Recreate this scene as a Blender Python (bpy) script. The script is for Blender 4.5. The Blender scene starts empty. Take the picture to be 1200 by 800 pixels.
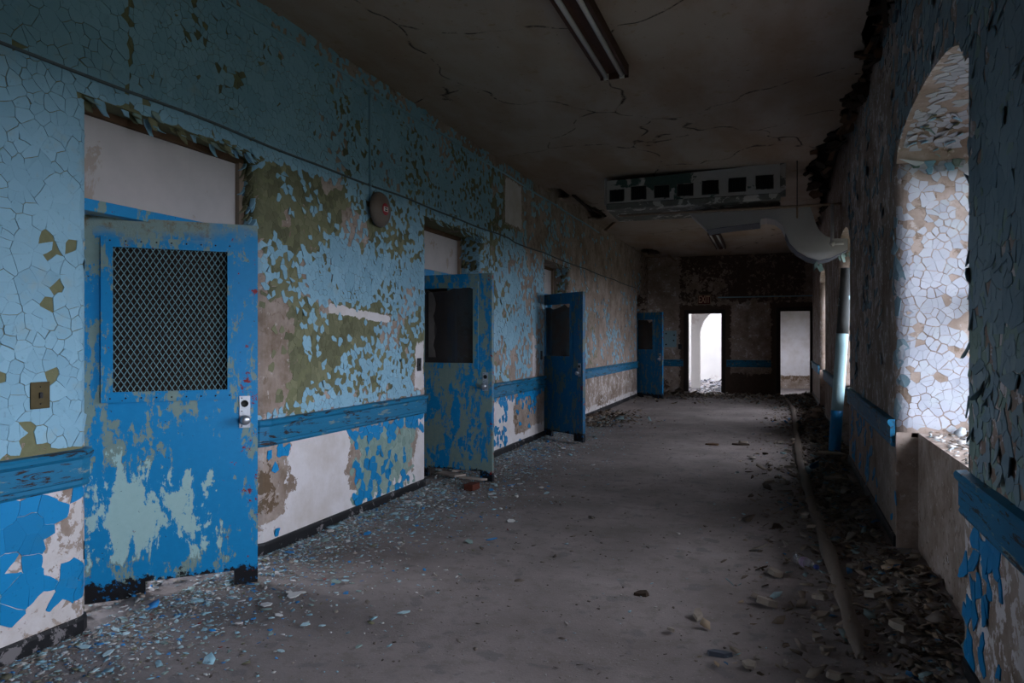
import bpy, bmesh, math, random
import numpy as np
from mathutils import Vector, Matrix
from mathutils.geometry import delaunay_2d_cdt

random.seed(7)
rng = np.random.default_rng(11)
S = bpy.context.scene
C = S.collection

# ------------------------------------------------------------------ camera, sky, exposure
FOC, YAW, CAM_H = 850.0, math.atan(303.5 / 850.0), 1.48
cam_d = bpy.data.cameras.new('camera')
cam = bpy.data.objects.new('camera', cam_d)
C.objects.link(cam)
cam_d.sensor_width = 36.0
cam_d.lens = FOC / 1200 * 36
cam_d.shift_y = -2.0 / 1200
cam_d.clip_start = 0.05
cam.location = (0, 0, CAM_H)
cam.rotation_euler = (math.pi / 2, 0, YAW)
S.camera = cam

world = bpy.data.worlds.new('overcast_sky')
S.world = world
world.use_nodes = True
wb = world.node_tree.nodes['Background']
wb.inputs[0].default_value = (0.80, 0.865, 1.0, 1)
wb.inputs[1].default_value = 1.0
S.view_settings.view_transform = 'Standard'
S.view_settings.look = 'None'
S.view_settings.gamma = 1
S.view_settings.use_curve_mapping = False
S.view_settings.exposure = 4.05

def portal(loc, rot, sx, sz):
    """daylight portal filling a window opening (guides sky sampling, gives off no light of its own)"""
    d = bpy.data.lights.new('daylight_portal', 'AREA')
    d.shape = 'RECTANGLE'; d.size = sx; d.size_y = sz
    d.cycles.is_portal = True
    o = bpy.data.objects.new('daylight_portal', d)
    o.location = loc; o.rotation_euler = rot
    C.objects.link(o)

# ------------------------------------------------------------------ plan of the place (metres)
WL = -3.22                 # left wall plane
H = 3.747                  # ceiling
YE = 20.2                  # end wall
YB = -4.0                  # back wall behind the viewer
def RX(y): return 0.76 + 0.0148 * (y - 3.3)      # right wall, slightly out of parallel
OPEN = [(2.72, 3.99), (6.50, 7.95), (10.52, 11.95), (18.57, 19.85)]     # door openings, left wall
OTOP = 2.70
WIN = [(0.10, 2.04), (3.49, 5.45), (9.15, 10.86), (14.31, 16.27)]      # right wall windows; first is unseen, added to brighten the near left wall
SILL = 0.86
RAIL0, RAIL1 = 0.755, 0.938

# measured places: photograph pixel -> point on a known surface
_c, _s = math.cos(YAW), math.sin(YAW)
def LW(px, py):
    d = FOC / _c * -WL / (903.5 - px)
    return (d + WL * _s) / _c, CAM_H - (py - 398) * d / FOC
def AT(px, py, Y):
    a = math.atan((px - 600) / FOC) - YAW
    x = math.tan(a) * Y; d = Y * _c - x * _s
    return x, CAM_H - (py - 398) * d / FOC
def ZP(px, py, z=0):
    d = FOC * (CAM_H - z) / (py - 398); u = (px - 600) / FOC * d
    return u * _c - d * _s, u * _s + d * _c

# ------------------------------------------------------------------ helpers
def tag(o, label=None, cat=None, group=None, kind=None):
    if label: o['label'] = label
    if cat: o['category'] = cat
    if group: o['group'] = group
    if kind: o['kind'] = kind
    return o

def mob(name, verts, faces, mat=None, parent=None, smooth=False):
    me = bpy.data.meshes.new(name)
    me.from_pydata([tuple(v) for v in verts], [], [tuple(f) for f in faces])
    me.update()
    if mat: me.materials.append(mat)
    if smooth: me.shade_smooth()
    o = bpy.data.objects.new(name, me)
    C.objects.link(o)
    if parent: o.parent = parent
    return o

def bmob(name, bm, mat=None, parent=None, smooth=False):
    bmesh.ops.recalc_face_normals(bm, faces=bm.faces)
    me = bpy.data.meshes.new(name)
    bm.to_mesh(me); bm.free()
    if mat: me.materials.append(mat)
    if smooth: me.shade_smooth()
    o = bpy.data.objects.new(name, me)
    C.objects.link(o)
    if parent: o.parent = parent
    return o

def empty(name, loc=(0, 0, 0), rz=0, parent=None):
    o = bpy.data.objects.new(name, None)
    o.empty_display_size = 0.1
    o.location = loc; o.rotation_euler = (0, 0, rz)
    C.objects.link(o)
    if parent: o.parent = parent
    return o

def boxbm(lo, hi, bevel=0.0, bm=None):
    own = bm is None
    if own: bm = bmesh.new()
    r = bmesh.ops.create_cube(bm, size=1)
    vs = r['verts']
    for v in vs:
        v.co = Vector([lo[i] + (v.co[i] + .5) * (hi[i] - lo[i]) for i in range(3)])
    if bevel:
        es = list({e for v in vs for e in v.link_edges})
        bmesh.ops.bevel(bm, geom=es, offset=bevel, segments=2, affect='EDGES', profile=.6)
    return bm

def box(name, lo, hi, mat, parent=None, bevel=0.004):
    return bmob(name, boxbm(lo, hi, bevel), mat, parent)

def tube_vf(path, r, n=10, cap=True):
    pts = [Vector(p) for p in path]
    V, F = [], []
    up = Vector((0, 0, 1))
    for i, p in enumerate(pts):
        a = pts[max(0, i - 1)]; b = pts[min(len(pts) - 1, i + 1)]
        t = (b - a).normalized()
        ref = up if abs(t.z) < .9 else Vector((0, 1, 0))
        s = t.cross(ref).normalized(); u = s.cross(t)
        rr = r[i] if isinstance(r, (list, tuple)) else r
        for k in range(n):
            an = 2 * math.pi * k / n
            V.append(p + s * math.cos(an) * rr + u * math.sin(an) * rr)
    for i in range(len(pts) - 1):
        for k in range(n):
            k2 = (k + 1) % n
            F.append((i * n + k, i * n + k2, (i + 1) * n + k2, (i + 1) * n + k))
    if cap:
        F.append(tuple(range(n - 1, -1, -1)))
        F.append(tuple((len(pts) - 1) * n + k for k in range(n)))
    return V, F

def tube(name, path, r, mat, parent=None, n=10):
    V, F = tube_vf(path, r, n)
    return mob(name, V, F, mat, parent, True)

def lathe(name, prof, mat, parent=None, n=24):
    """profile of (radius, height) turned round local Z"""
    V, F = [], []
    for r, z in prof:
        for k in range(n):
            a = 2 * math.pi * k / n
            V.append((r * math.cos(a), r * math.sin(a), z))
    for i in range(len(prof) - 1):
        for k in range(n):
            k2 = (k + 1) % n
            F.append((i * n + k, i * n + k2, (i + 1) * n + k2, (i + 1) * n + k))
    F.append(tuple(range(n - 1, -1, -1))); F.append(tuple((len(prof) - 1) * n + k for k in range(n)))
    return mob(name, V, F, mat, parent, True)

def prism(name, poly, y0, y1, mat, parent=None):
    """polygon in XZ pushed along Y"""
    bm = bmesh.new()
    a = [bm.verts.new((x, y0, z)) for x, z in poly]
    f = bm.faces.new(a)
    r = bmesh.ops.extrude_face_region(bm, geom=[f])
    bmesh.ops.translate(bm, vec=(0, y1 - y0, 0), verts=[v for v in r['geom'] if isinstance(v, bmesh.types.BMVert)])
    return bmob(name, bm, mat, parent)

def plate_bm(xc, zc, keep, y0, y1):
    """plate of cells (xc by zc), with holes where keep() is false, given a thickness"""
    bm = bmesh.new(); vs = {}
    def V(i, j):
        if (i, j) not in vs: vs[(i, j)] = bm.verts.new((xc[i], y0, zc[j]))
        return vs[(i, j)]
    for i in range(len(xc) - 1):
        for j in range(len(zc) - 1):
            if keep(i, j): bm.faces.new((V(i, j), V(i + 1, j), V(i + 1, j + 1), V(i, j + 1)))
    r = bmesh.ops.extrude_face_region(bm, geom=list(bm.faces))
    bmesh.ops.translate(bm, vec=(0, y1 - y0, 0), verts=[v for v in r['geom'] if isinstance(v, bmesh.types.BMVert)])
    return bm

def _hash(ix, iy, seed):
    h = (ix.astype(np.int64) * 374761393 + iy.astype(np.int64) * 668265263 + seed * 69069 + 1013904223) & 0xffffffff
    h = ((h ^ (h >> 13)) * 1274126177) & 0xffffffff
    h = h ^ (h >> 16)
    return (h & 0xffff) / 65535.0
def vnoise(x, y, seed=0):
    x = np.asarray(x, float); y = np.asarray(y, float)
    ix = np.floor(x); iy = np.floor(y); fx = x - ix; fy = y - iy
    fx = fx * fx * (3 - 2 * fx); fy = fy * fy * (3 - 2 * fy)
    a = _hash(ix, iy, seed); b = _hash(ix + 1, iy, seed); c = _hash(ix, iy + 1, seed); d = _hash(ix + 1, iy + 1, seed)
    return (a * (1 - fx) + b * fx) * (1 - fy) + (c * (1 - fx) + d * fx) * fy
def fbm(x, y, seed=0, o=4):
    t = 0; amp = .5; s = 0
    for k in range(o):
        t = t + amp * vnoise(np.asarray(x) * 2 ** k, np.asarray(y) * 2 ** k, seed + k); s += amp; amp *= .5
    return t / s
def sstep(a, b, x):
    t = np.clip((x - a) / (b - a), 0, 1); return t * t * (3 - 2 * t)
def blob(y, z, cy, cz, ry, rz):
    """1 in the middle of an ellipse, 0 on its rim, below 0 outside"""
    return 1 - np.sqrt(((y - cy) / ry) ** 2 + ((z - cz) / rz) ** 2)
def rect(y, z, a, b, soft=.08):
    soft = max(soft * 1.7, .05)
    y0, y1 = sorted((a[0], b[0])); z0, z1 = sorted((a[1], b[1]))
    d = np.minimum(np.minimum(y - y0, y1 - y), np.minimum(z - z0, z1 - z))
    return np.clip(.5 + d / (2 * soft), 0, 1)

# ------------------------------------------------------------------ materials
def newmat(name, rough=.8):
    m = bpy.data.materials.new(name); m.use_nodes = True
    nt = m.node_tree; b = nt.nodes['Principled BSDF']
    b.inputs['Roughness'].default_value = rough
    b.inputs['Specular IOR Level'].default_value = .25
    return m, nt, b
class NB:
    def __init__(s, nt): s.nt = nt
    def n(s, t, **kw):
        x = s.nt.nodes.new(t)
        for k, v in kw.items(): setattr(x, k, v)
        return x
    def l(s, a, b): s.nt.links.new(a, b)
    def coord(s, scale=(1, 1, 1), which='Object', loc=(0, 0, 0)):
        t = s.n('ShaderNodeTexCoord'); m = s.n('ShaderNodeMapping')
        m.inputs['Scale'].default_value = scale; m.inputs['Location'].default_value = loc
        s.l(t.outputs[which], m.inputs[0]); return m.outputs[0]
    def noise(s, vec, scale, detail=5, rough=.6, dist=0):
        x = s.n('ShaderNodeTexNoise'); x.inputs['Scale'].default_value = scale
        x.inputs['Detail'].default_value = detail; x.inputs['Roughness'].default_value = rough
        x.inputs['Distortion'].default_value = dist
        s.l(vec, x.inputs['Vector']); return x.outputs['Fac']
    def voro(s, vec, scale, feature='DISTANCE_TO_EDGE', out='Distance'):
        x = s.n('ShaderNodeTexVoronoi', feature=feature); x.inputs['Scale'].default_value = scale
        s.l(vec, x.inputs['Vector']); return x.outputs[out]
    def math(s, op, a, b=0.0, c=None):
        x = s.n('ShaderNodeMath', operation=op)
        for i, v in enumerate((a, b) if c is None else (a, b, c)):
            if isinstance(v, (int, float)): x.inputs[i].default_value = v
            else: s.l(v, x.inputs[i])
        return x.outputs[0]
    def step(s, v, at, soft=.02):
        x = s.n('ShaderNodeMapRange'); x.clamp = True
        x.inputs[1].default_value = at - soft; x.inputs[2].default_value = at + soft
        s.l(v, x.inputs[0]); return x.outputs[0]
    def mix(s, f, a, b):
        x = s.n('ShaderNodeMix', data_type='RGBA')
        for i, v in ((0, f), (6, a), (7, b)):
            if isinstance(v, (int, float)): x.inputs[i].default_value = v
            elif isinstance(v, tuple): x.inputs[i].default_value = (*v, 1)
            else: s.l(v, x.inputs[i])
        return x.outputs[2]
    def attr(s, name):
        x = s.n('ShaderNodeAttribute'); x.attribute_name = name; return x.outputs['Fac']
    def bump(s, hgt, bsdf, strength=.4, dist=.01):
        x = s.n('ShaderNodeBump'); x.inputs['Strength'].default_value = strength; x.inputs['Distance'].default_value = dist
        s.l(hgt, x.inputs['Height']); s.l(x.outputs[0], bsdf.inputs['Normal'])

def plain(name, col, var=.25, scale=18, rough=.75, metal=0.0, bump=.25, col2=None, at=.58):
    """one colour with mottling; col2 shows through in patches"""
    m, nt, b = newmat(name, rough); k = NB(nt); v = k.coord()
    n1 = k.noise(v, scale, 6)
    dark = tuple(c * (1 - var) for c in col); lite = tuple(min(1, c * (1 + var)) for c in col)
    c = k.mix(n1, dark, lite)
    if col2:
        n2 = k.noise(v, scale * .45, 8, .68, .4)
        c = k.mix(k.step(n2, at, .012), c, col2)
        k.bump(k.math('ADD', k.step(n2, at, .012), k.math('MULTIPLY', n1, .4)), b, bump, .004)
    else:
        k.bump(n1, b, bump, .004)
    k.l(c, b.inputs['Base Color']); b.inputs['Metallic'].default_value = metal
    return m

BLUE_UP = (.235, .44, .53)
BLUE_LOW = (.004, .185, .50)
SAGE = (.21, .30, .27)
OLIVE = (.17, .185, .085)
TAN = (.36, .275, .22)
WHITE = (.63, .59, .60)
BROWN = (.135, .085, .05)

def wall_material():
    """plaster whose bare coats (olive paint, white skim, brown scratch coat, soot-dark) lie where the wear attributes say"""
    m, nt, b = newmat('worn_plaster', .9); k = NB(nt); v = k.coord()
    nb = k.noise(v, 3.0, 8, .65); nf = k.noise(v, 22, 6, .65); nm = k.noise(v, 9, 8, .7, .5); nx = k.noise(v, 60, 3, .6)
    edge = k.math('ADD', k.math('MULTIPLY', k.math('SUBTRACT', nm, .5), 1.3), k.math('MULTIPLY', k.math('SUBTRACT', nf, .5), .6))
    edge = k.math('ADD', edge, k.math('MULTIPLY', k.math('SUBTRACT', nb, .5), .8))
    c = k.mix(k.step(nb, .5, .16), (.20, .145, .110), (.44, .355, .31))
    c = k.mix(k.math('MULTIPLY', k.step(nf, .57, .05), .7), c, (.27, .21, .175))
    c = k.mix(k.math('MULTIPLY', k.step(nm, .60, .03), .8), c, (.165, .115, .080))
    c = k.mix(k.math('MULTIPLY', k.step(k.noise(v, 14, 6, .7), .62, .02), .8), c, (.46, .40, .37))
    g = k.step(k.math('ADD', k.attr('g'), edge), .5, .02)
    gcol = k.mix(nf, (.115, .118, .062), (.205, .205, .115))
    c = k.mix(g, c, gcol)
    s = k.step(k.math('ADD', k.attr('s'), edge), .5, .02)
    c = k.mix(s, c, k.mix(nf, (.20, .28, .25), (.30, .40, .36)))
    br = k.step(k.math('ADD', k.attr('b'), edge), .5, .025)
    c = k.mix(br, c, k.mix(nf, (.10, .062, .036), (.19, .13, .085)))
    w = k.step(k.math('ADD', k.attr('w'), edge), .5, .02)
    c = k.mix(w, c, k.mix(k.step(nb, .58, .15), k.mix(nx, (.60, .56, .57), (.70, .66, .67)), (.52, .46, .43)))
    dk = k.step(k.math('ADD', k.attr('d'), edge), .5, .03)
    c = k.mix(dk, c, k.mix(nf, (.045, .029, .021), (.115, .077, .060)))
    hs = k.math('ADD', k.math('ADD', k.math('MULTIPLY', g, .5), k.math('MULTIPLY', nf, .5)), k.math('MULTIPLY', br, -.9))
    hs = k.math('ADD', hs, k.math('MULTIPLY', w, -.4))
    hs = k.math('ADD', hs, k.math('MULTIPLY', dk, -.6))
    k.bump(hs, b, .5, .006)
    k.l(c, b.inputs['Base Color'])
    return m

def film_material(name, a, bcol, rough=.55, stain=(.30, .36, .34), stain_at=.66):
    """paint film: colour shifts a little from flake to flake"""
    m, nt, b = newmat(name, rough); k = NB(nt); v = k.coord()
    r = k.attr('rnd'); n = k.noise(v, 7, 6); n2 = k.noise(v, 45, 4)
    c = k.mix(r, a, bcol)
    c = k.mix(k.math('MULTIPLY', k.step(n, stain_at, .08), .5), c, stain)
    c = k.mix(k.math('MULTIPLY', k.step(n2, .66, .03), .35), c, tuple(x * .5 for x in a))
    k.bump(n2, b, .15, .003)
    k.l(c, b.inputs['Base Color'])
    return m

def door_material(name, seed, sage_at, pale_z=None, rust=.0, dim_factor=1.0):  # last factor darkens the paint to stand for weaker light down the corridor
    """old bright-blue enamel worn to sage, teal, red primer and black kick band"""
    m, nt, b = newmat(name, .45); k = NB(nt)
    v = k.coord(loc=(seed * 3.1, seed * 1.7, seed * 2.3)); raw = k.coord()
    sep = k.n('ShaderNodeSeparateXYZ'); k.l(raw, sep.inputs[0])
    X, Zc = sep.outputs[0], sep.outputs[2]
    vs = k.coord((1.5, 1, .55), loc=(seed * 3.1, seed, seed * 2.3))
    n1 = k.noise(vs, 6.5, 9, .72, .25); n2 = k.noise(v, 26, 5, .65); n3 = k.noise(v, 15, 9, .75); nb = k.noise(v, 3.2, 5, .6)
    c = k.mix(n2, (.002, .185 * dim_factor, .42 * dim_factor), (.004, .24 * dim_factor, .53 * dim_factor))
    sg = k.step(k.math('ADD', n1, k.math('MULTIPLY', k.math('SUBTRACT', n2, .5), .22)), sage_at, .012)
    c = k.mix(sg, c, k.mix(n2, (.15 * dim_factor, .225 * dim_factor, .205 * dim_factor), (.23 * dim_factor, .31 * dim_factor, .28 * dim_factor)))
    hgt = sg
    if pale_z:
        z0, z1 = pale_z
        band = k.math('SUBTRACT', 1.0, k.math('MULTIPLY', k.math('ABSOLUTE', k.math('SUBTRACT', Zc, (z0 + z1) / 2)), 2 / (z1 - z0)))
        xb = k.math('SUBTRACT', 1.0, k.math('MULTIPLY', k.math('ABSOLUTE', k.math('SUBTRACT', X, .34)), 2.2))
        pv = k.math('ADD', k.math('MULTIPLY', k.math('MINIMUM', band, xb), .22), k.math('ADD', n1, k.math('MULTIPLY', k.math('SUBTRACT', n2, .5), .2)))
        pl = k.step(pv, .598, .01)
        c = k.mix(pl, c, k.mix(n2, (.30, .47, .47), (.38, .56, .56)))
        hgt = k.math('MAXIMUM', sg, pl)
        # top rail worn back to rusty sage
        tp = k.step(k.math('ADD', Zc, k.math('MULTIPLY', k.math('SUBTRACT', nb, .5), .35)), 2.06, .03)
        c = k.mix(tp, c, k.mix(k.step(n3, .56, .05), (.20, .27, .25), (.17, .14, .09)))
    # red primer specks, thickest along the free edge
    ed = k.math('MULTIPLY', k.step(X, .76, .10), .085)
    rd = k.step(k.math('ADD', n3, ed), .672, .008)
    c = k.mix(rd, c, (.22, .008, .012))
    # scattered dark chips
    c = k.mix(k.step(k.noise(v, 55, 3, .6), .715, .01), c, (.03, .04, .05))
    if rust:
        ru = k.step(k.math('ADD', n3, k.math('MULTIPLY', k.step(Zc, 2.0, .3), rust)), .68, .02)
        c = k.mix(ru, c, (.045, .015, .013))
    # black kick band at the foot
    kk = k.step(k.math('ADD', Zc, k.math('MULTIPLY', k.math('SUBTRACT', n3, .5), .28)), .105, .006)
    c = k.mix(kk, k.mix(k.step(n2, .60, .02), (.008, .008, .010), (.0, .10, .26)), c)
    k.bump(k.math('ADD', k.math('MULTIPLY', hgt, -.5), k.math('MULTIPLY', n2, .12)), b, .35, .004)
    k.l(c, b.inputs['Base Color'])
    return m

M_WALL = wall_material()
M_FILM = film_material('pale_blue_paint', (.20, .375, .49), (.265, .465, .585))
M_FILMR = film_material('grey_blue_paint', (.145, .23, .28), (.22, .31, .36), .5)
M_GREENF = film_material('olive_paint', (.090, .092, .050), (.225, .222, .128), .7, (.25, .24, .15))
M_JAMB = film_material('lilac_white_paint', (.33, .345, .40), (.45, .46, .51), .6, (.42, .47, .47), .60)
M_LOW = film_material('bright_blue_paint', (.003, .18, .41), (.005, .235, .53), .45, (.02, .18, .34))
M_SAGEF = film_material('sage_paint', (.19, .28, .25), (.28, .37, .33), .7)

def rail_material():
    m, nt, b = newmat('worn_blue_rail', .5); k = NB(nt)
    v = k.coord((1, .35, 2.2)); n = k.noise(v, 10, 9, .72, .3); n2 = k.noise(v, 30, 5)
    c = k.mix(n2, (.006, .115, .225), (.010, .165, .315))
    c = k.mix(k.step(n, .60, .012), c, (.20, .25, .24))
    c = k.mix(k.step(k.noise(v, 13, 9, .75, .5), .568, .012), c, (.025, .012, .010))
    k.bump(n2, b, .3, .004); k.l(c, b.inputs['Base Color']); return m
M_RAIL = rail_material()
M_BASE = plain('black_baseboard', (.012, .012, .014), .5, 22, .5, col2=(.17, .155, .16), at=.60)
M_BRASS = plain('tarnished_brass', (.055, .042, .018), .3, 40, .4, .6)
M_STEEL = plain('worn_steel', (.42, .44, .48), .2, 60, .32, .8, .1)
M_STEELDK = plain('dark_metal', (.02, .02, .022), .3, 30, .5, .3)
M_WHITEB = plain('grimy_white_board', (.44, .405, .40), .16, 5, .85, col2=(.36, .30, .26), at=.60, bump=.1)
M_WOOD = plain('old_dark_wood', (.10, .055, .030), .45, 12, .85)
M_WOODL = plain('pale_split_wood', (.26, .19, .14), .35, 10, .85)
M_LATH = plain('sooty_lath', (.035, .022, .015), .4, 14, .9)
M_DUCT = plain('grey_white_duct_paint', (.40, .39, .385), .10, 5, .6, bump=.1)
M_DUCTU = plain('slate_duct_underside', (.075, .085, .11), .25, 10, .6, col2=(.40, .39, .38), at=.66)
def register_material():
    m, nt, b = newmat('register_white_over_green', .6); k = NB(nt); v = k.coord()
    sep = k.n('ShaderNodeSeparateXYZ'); k.l(v, sep.inputs[0])
    n = k.noise(v, 2.6, 7, .6); nf = k.noise(v, 20, 5)
    band = k.math('SUBTRACT', 1.0, k.math('MULTIPLY', k.math('ABSOLUTE', k.math('ADD', sep.outputs[0], .45)), 1.6))
    up_ = k.step(sep.outputs[2], -.22, .05)
    val = k.math('ADD', n, k.math('MULTIPLY', k.math('MULTIPLY', k.math('MAXIMUM', band, -.4), up_), .22))
    g = k.step(k.math('ADD', val, k.math('MULTIPLY', k.math('SUBTRACT', nf, .5), .08)), .60, .012)
    c = k.mix(g, k.mix(nf, (.46, .45, .43), (.58, .57, .54)), k.mix(nf, (.05, .09, .08), (.09, .14, .12)))
    k.bump(g, b, .3, .004); k.l(c, b.inputs['Base Color']); return m
M_REG = register_material()
M_REGLIP = plain('rusty_register_lip', (.13, .13, .115), .4, 10, .7, col2=(.44, .42, .39), at=.55)
M_GRILLE = plain('black_grille', (.010, .010, .011), .3, 30, .6)
M_BELL = plain('drab_bell_enamel', (.135, .105, .085), .15, 16, .45)
M_RED = plain('red_badge', (.28, .012, .018), .1, 20, .4)
M_BLACK = plain('black_ink', (.012, .012, .014), .1, 20, .5)
M_PALE = plain('pale_ink', (.55, .52, .48), .1, 20, .5)
M_TUBE = plain('dead_fluorescent_glass', (.50, .48, .47), .06, 6, .25, bump=.02)
M_FIXT = plain('rusted_fixture_pan', (.055, .022, .014), .5, 20, .6)
M_CONDUIT = plain('painted_blue_conduit', (.23, .40, .50), .15, 14, .6)
M_CABLE = plain('grey_cable', (.09, .115, .125), .25, 14, .7)
M_HOSE = plain('dusty_canvas_hose', (.15, .12, .10), .22, 26, .9)
M_PLCHUNK = plain('plaster_chunk', (.27, .225, .185), .35, 20, .9)
M_PALEW = plain('bleached_board', (.40, .335, .29), .25, 10, .85)
M_BRICK = plain('red_brick', (.095, .026, .016), .3, 30, .9)
M_GROUND = plain('outdoor_ground', (.035, .045, .025), .3, 1, .95)
M_EXTW = plain('outer_brick_wall', (.22, .15, .12), .3, 3, .95)
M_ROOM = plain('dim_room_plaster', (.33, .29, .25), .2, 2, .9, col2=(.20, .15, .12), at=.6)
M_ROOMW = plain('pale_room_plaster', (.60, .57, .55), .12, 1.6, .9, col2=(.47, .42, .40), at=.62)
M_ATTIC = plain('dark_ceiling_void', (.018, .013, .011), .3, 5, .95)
M_SIGN = plain('exit_sign_red', (.10, .016, .012), .2, 30, .5)
M_SIGNL = plain('exit_letters', (.62, .40, .27), .1, 20, .5)
M_PANEL = plain('pale_blue_panel', (.24, .37, .43), .12, 20, .5)
M_MUNTIN = plain('window_frame_paint', (.25, .25, .24), .3, 12, .7)

def pane_material(name, tint, opac):
    m, nt, b = newmat(name, .15); k = NB(nt)
    out = nt.nodes['Material Output']; t = k.n('ShaderNodeBsdfTransparent'); mx = k.n('ShaderNodeMixShader')
    v = k.coord(); n = k.noise(v, 6, 6)
    k.l(k.mix(n, tuple(x * .6 for x in tint), tint), b.inputs['Base Color'])
    f = k.math('MULTIPLY_ADD', n, .3, opac - .15)
    k.l(f, mx.inputs[0]); k.l(t.outputs[0], mx.inputs[1]); k.l(b.outputs[0], mx.inputs[2]); k.l(mx.outputs[0], out.inputs[0])
    return m
M_GLASS = pane_material('dusty_window_glass', (.5, .5, .5), .12)
_dm = pane_material('brown_grimed_glass', (.045, .034, .029), 1.05)  # near-opaque dark brown pane behind the wire mesh
M_BROWN_PANE = _dm
_b = _dm.node_tree.nodes['Principled BSDF']; _b.inputs['Roughness'].default_value = .8; _b.inputs['Specular IOR Level'].default_value = .06
M_DARKG = pane_material('dark_broken_glass', (.05, .045, .045), .75)

def floor_material():
    m, nt, b = newmat('dusty_concrete', .88); k = NB(nt); v = k.coord()
    n1 = k.noise(v, 1.3, 7, .6); n2 = k.noise(v, 9, 7, .7); n3 = k.noise(v, 70, 4, .7); n4 = k.noise(v, 5.5, 3, .5, .3)
    c = k.mix(k.step(n1, .5, .22), (.150, .124, .115), (.29, .245, .235))
    c = k.mix(k.math('MULTIPLY', k.step(n2, .56, .05), .5), c, (.15, .122, .108))
    c = k.mix(k.math('MULTIPLY', k.step(n4, .63, .02), .55), c, (.125, .112, .115))
    c = k.mix(k.step(n3, .66, .03), c, (.36, .325, .315))
    c = k.mix(k.step(k.noise(v, 50, 4, .7), .69, .02), c, (.07, .055, .045))
    k.bump(k.math('ADD', n3, k.math('MULTIPLY', n2, 1.2)), b, .6, .006)
    k.l(c, b.inputs['Base Color']); return m
M_FLOOR = floor_material()

def ceiling_material():
    m, nt, b = newmat('stained_ceiling_plaster', .9); k = NB(nt); v = k.coord()
    n1 = k.noise(v, .8, 7, .6, .4); n2 = k.noise(v, 5, 8, .7); n3 = k.noise(v, 30, 4); vz = k.coord((.9, .35, 1))
    n4 = k.noise(vz, 1.4, 6, .6)
    wv = k.n('ShaderNodeVectorMath', operation='ADD'); nz = k.n('ShaderNodeTexNoise'); nz.inputs['Scale'].default_value = 1.1
    k.l(v, nz.inputs['Vector']); k.l(v, wv.inputs[0]); k.l(nz.outputs['Color'], wv.inputs[1])
    crack = k.voro(wv.outputs[0], .42)
    c = k.mix(n1, (.29, .22, .165), (.43, .375, .33))
    c = k.mix(k.math('MULTIPLY', k.step(n4, .54, .09), .6), c, (.25, .155, .09))
    c = k.mix(k.math('MULTIPLY', k.step(n2, .63, .03), .7), c, (.27, .19, .11))
    c = k.mix(k.step(n3, .70, .02), c, (.14, .10, .07))
    ck = k.math('SUBTRACT', 1.0, k.step(crack, .0035, .0028))
    ck = k.math('MULTIPLY', ck, k.step(n2, .50, .04))
    c = k.mix(ck, c, (.03, .02, .015))
    k.bump(k.math('ADD', k.math('MULTIPLY', n2, .7), k.math('MULTIPLY', ck, -1.2)), b, .55, .012)
    k.l(c, b.inputs['Base Color']); return m
M_CEIL = ceiling_material()

# ------------------------------------------------------------------ left wall: mapping and wear
BR = .075                   # bullnose radius at the openings
RVD = .36                   # depth of the door reveals
def map_left(y, z):
    """(distance along wall, height) -> point and outward normal; wraps round the door openings' rounded corners"""
    if z <= OTOP + 1e-6:
        for a, b in OPEN:
            if a - BR < y < b + BR:
                mid = (a + b) / 2
                if y <= mid: t, e, sg = y - (a - BR), a, 1
                else: t, e, sg = (b + BR) - y, b, -1
                q = BR * math.pi / 2
                if t < q:
                    an = t / BR
                    return (WL - BR * (1 - math.cos(an)), e - sg * BR + sg * BR * math.sin(an), z), (math.cos(an), sg * math.sin(an), 0)
                return (WL - BR - (t - q), e, z), (0, sg, 0)
    return (WL, y, z), (1, 0, 0)
RVT = BR * (math.pi / 2 - 1) + RVD     # how far past the opening edge the wrapped surface runs
def in_wall(y, z, m=0.0):
    if z < OTOP:
        for a, b in OPEN:
            if a + RVT + m < y < b - RVT - m: return False
    return True

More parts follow.
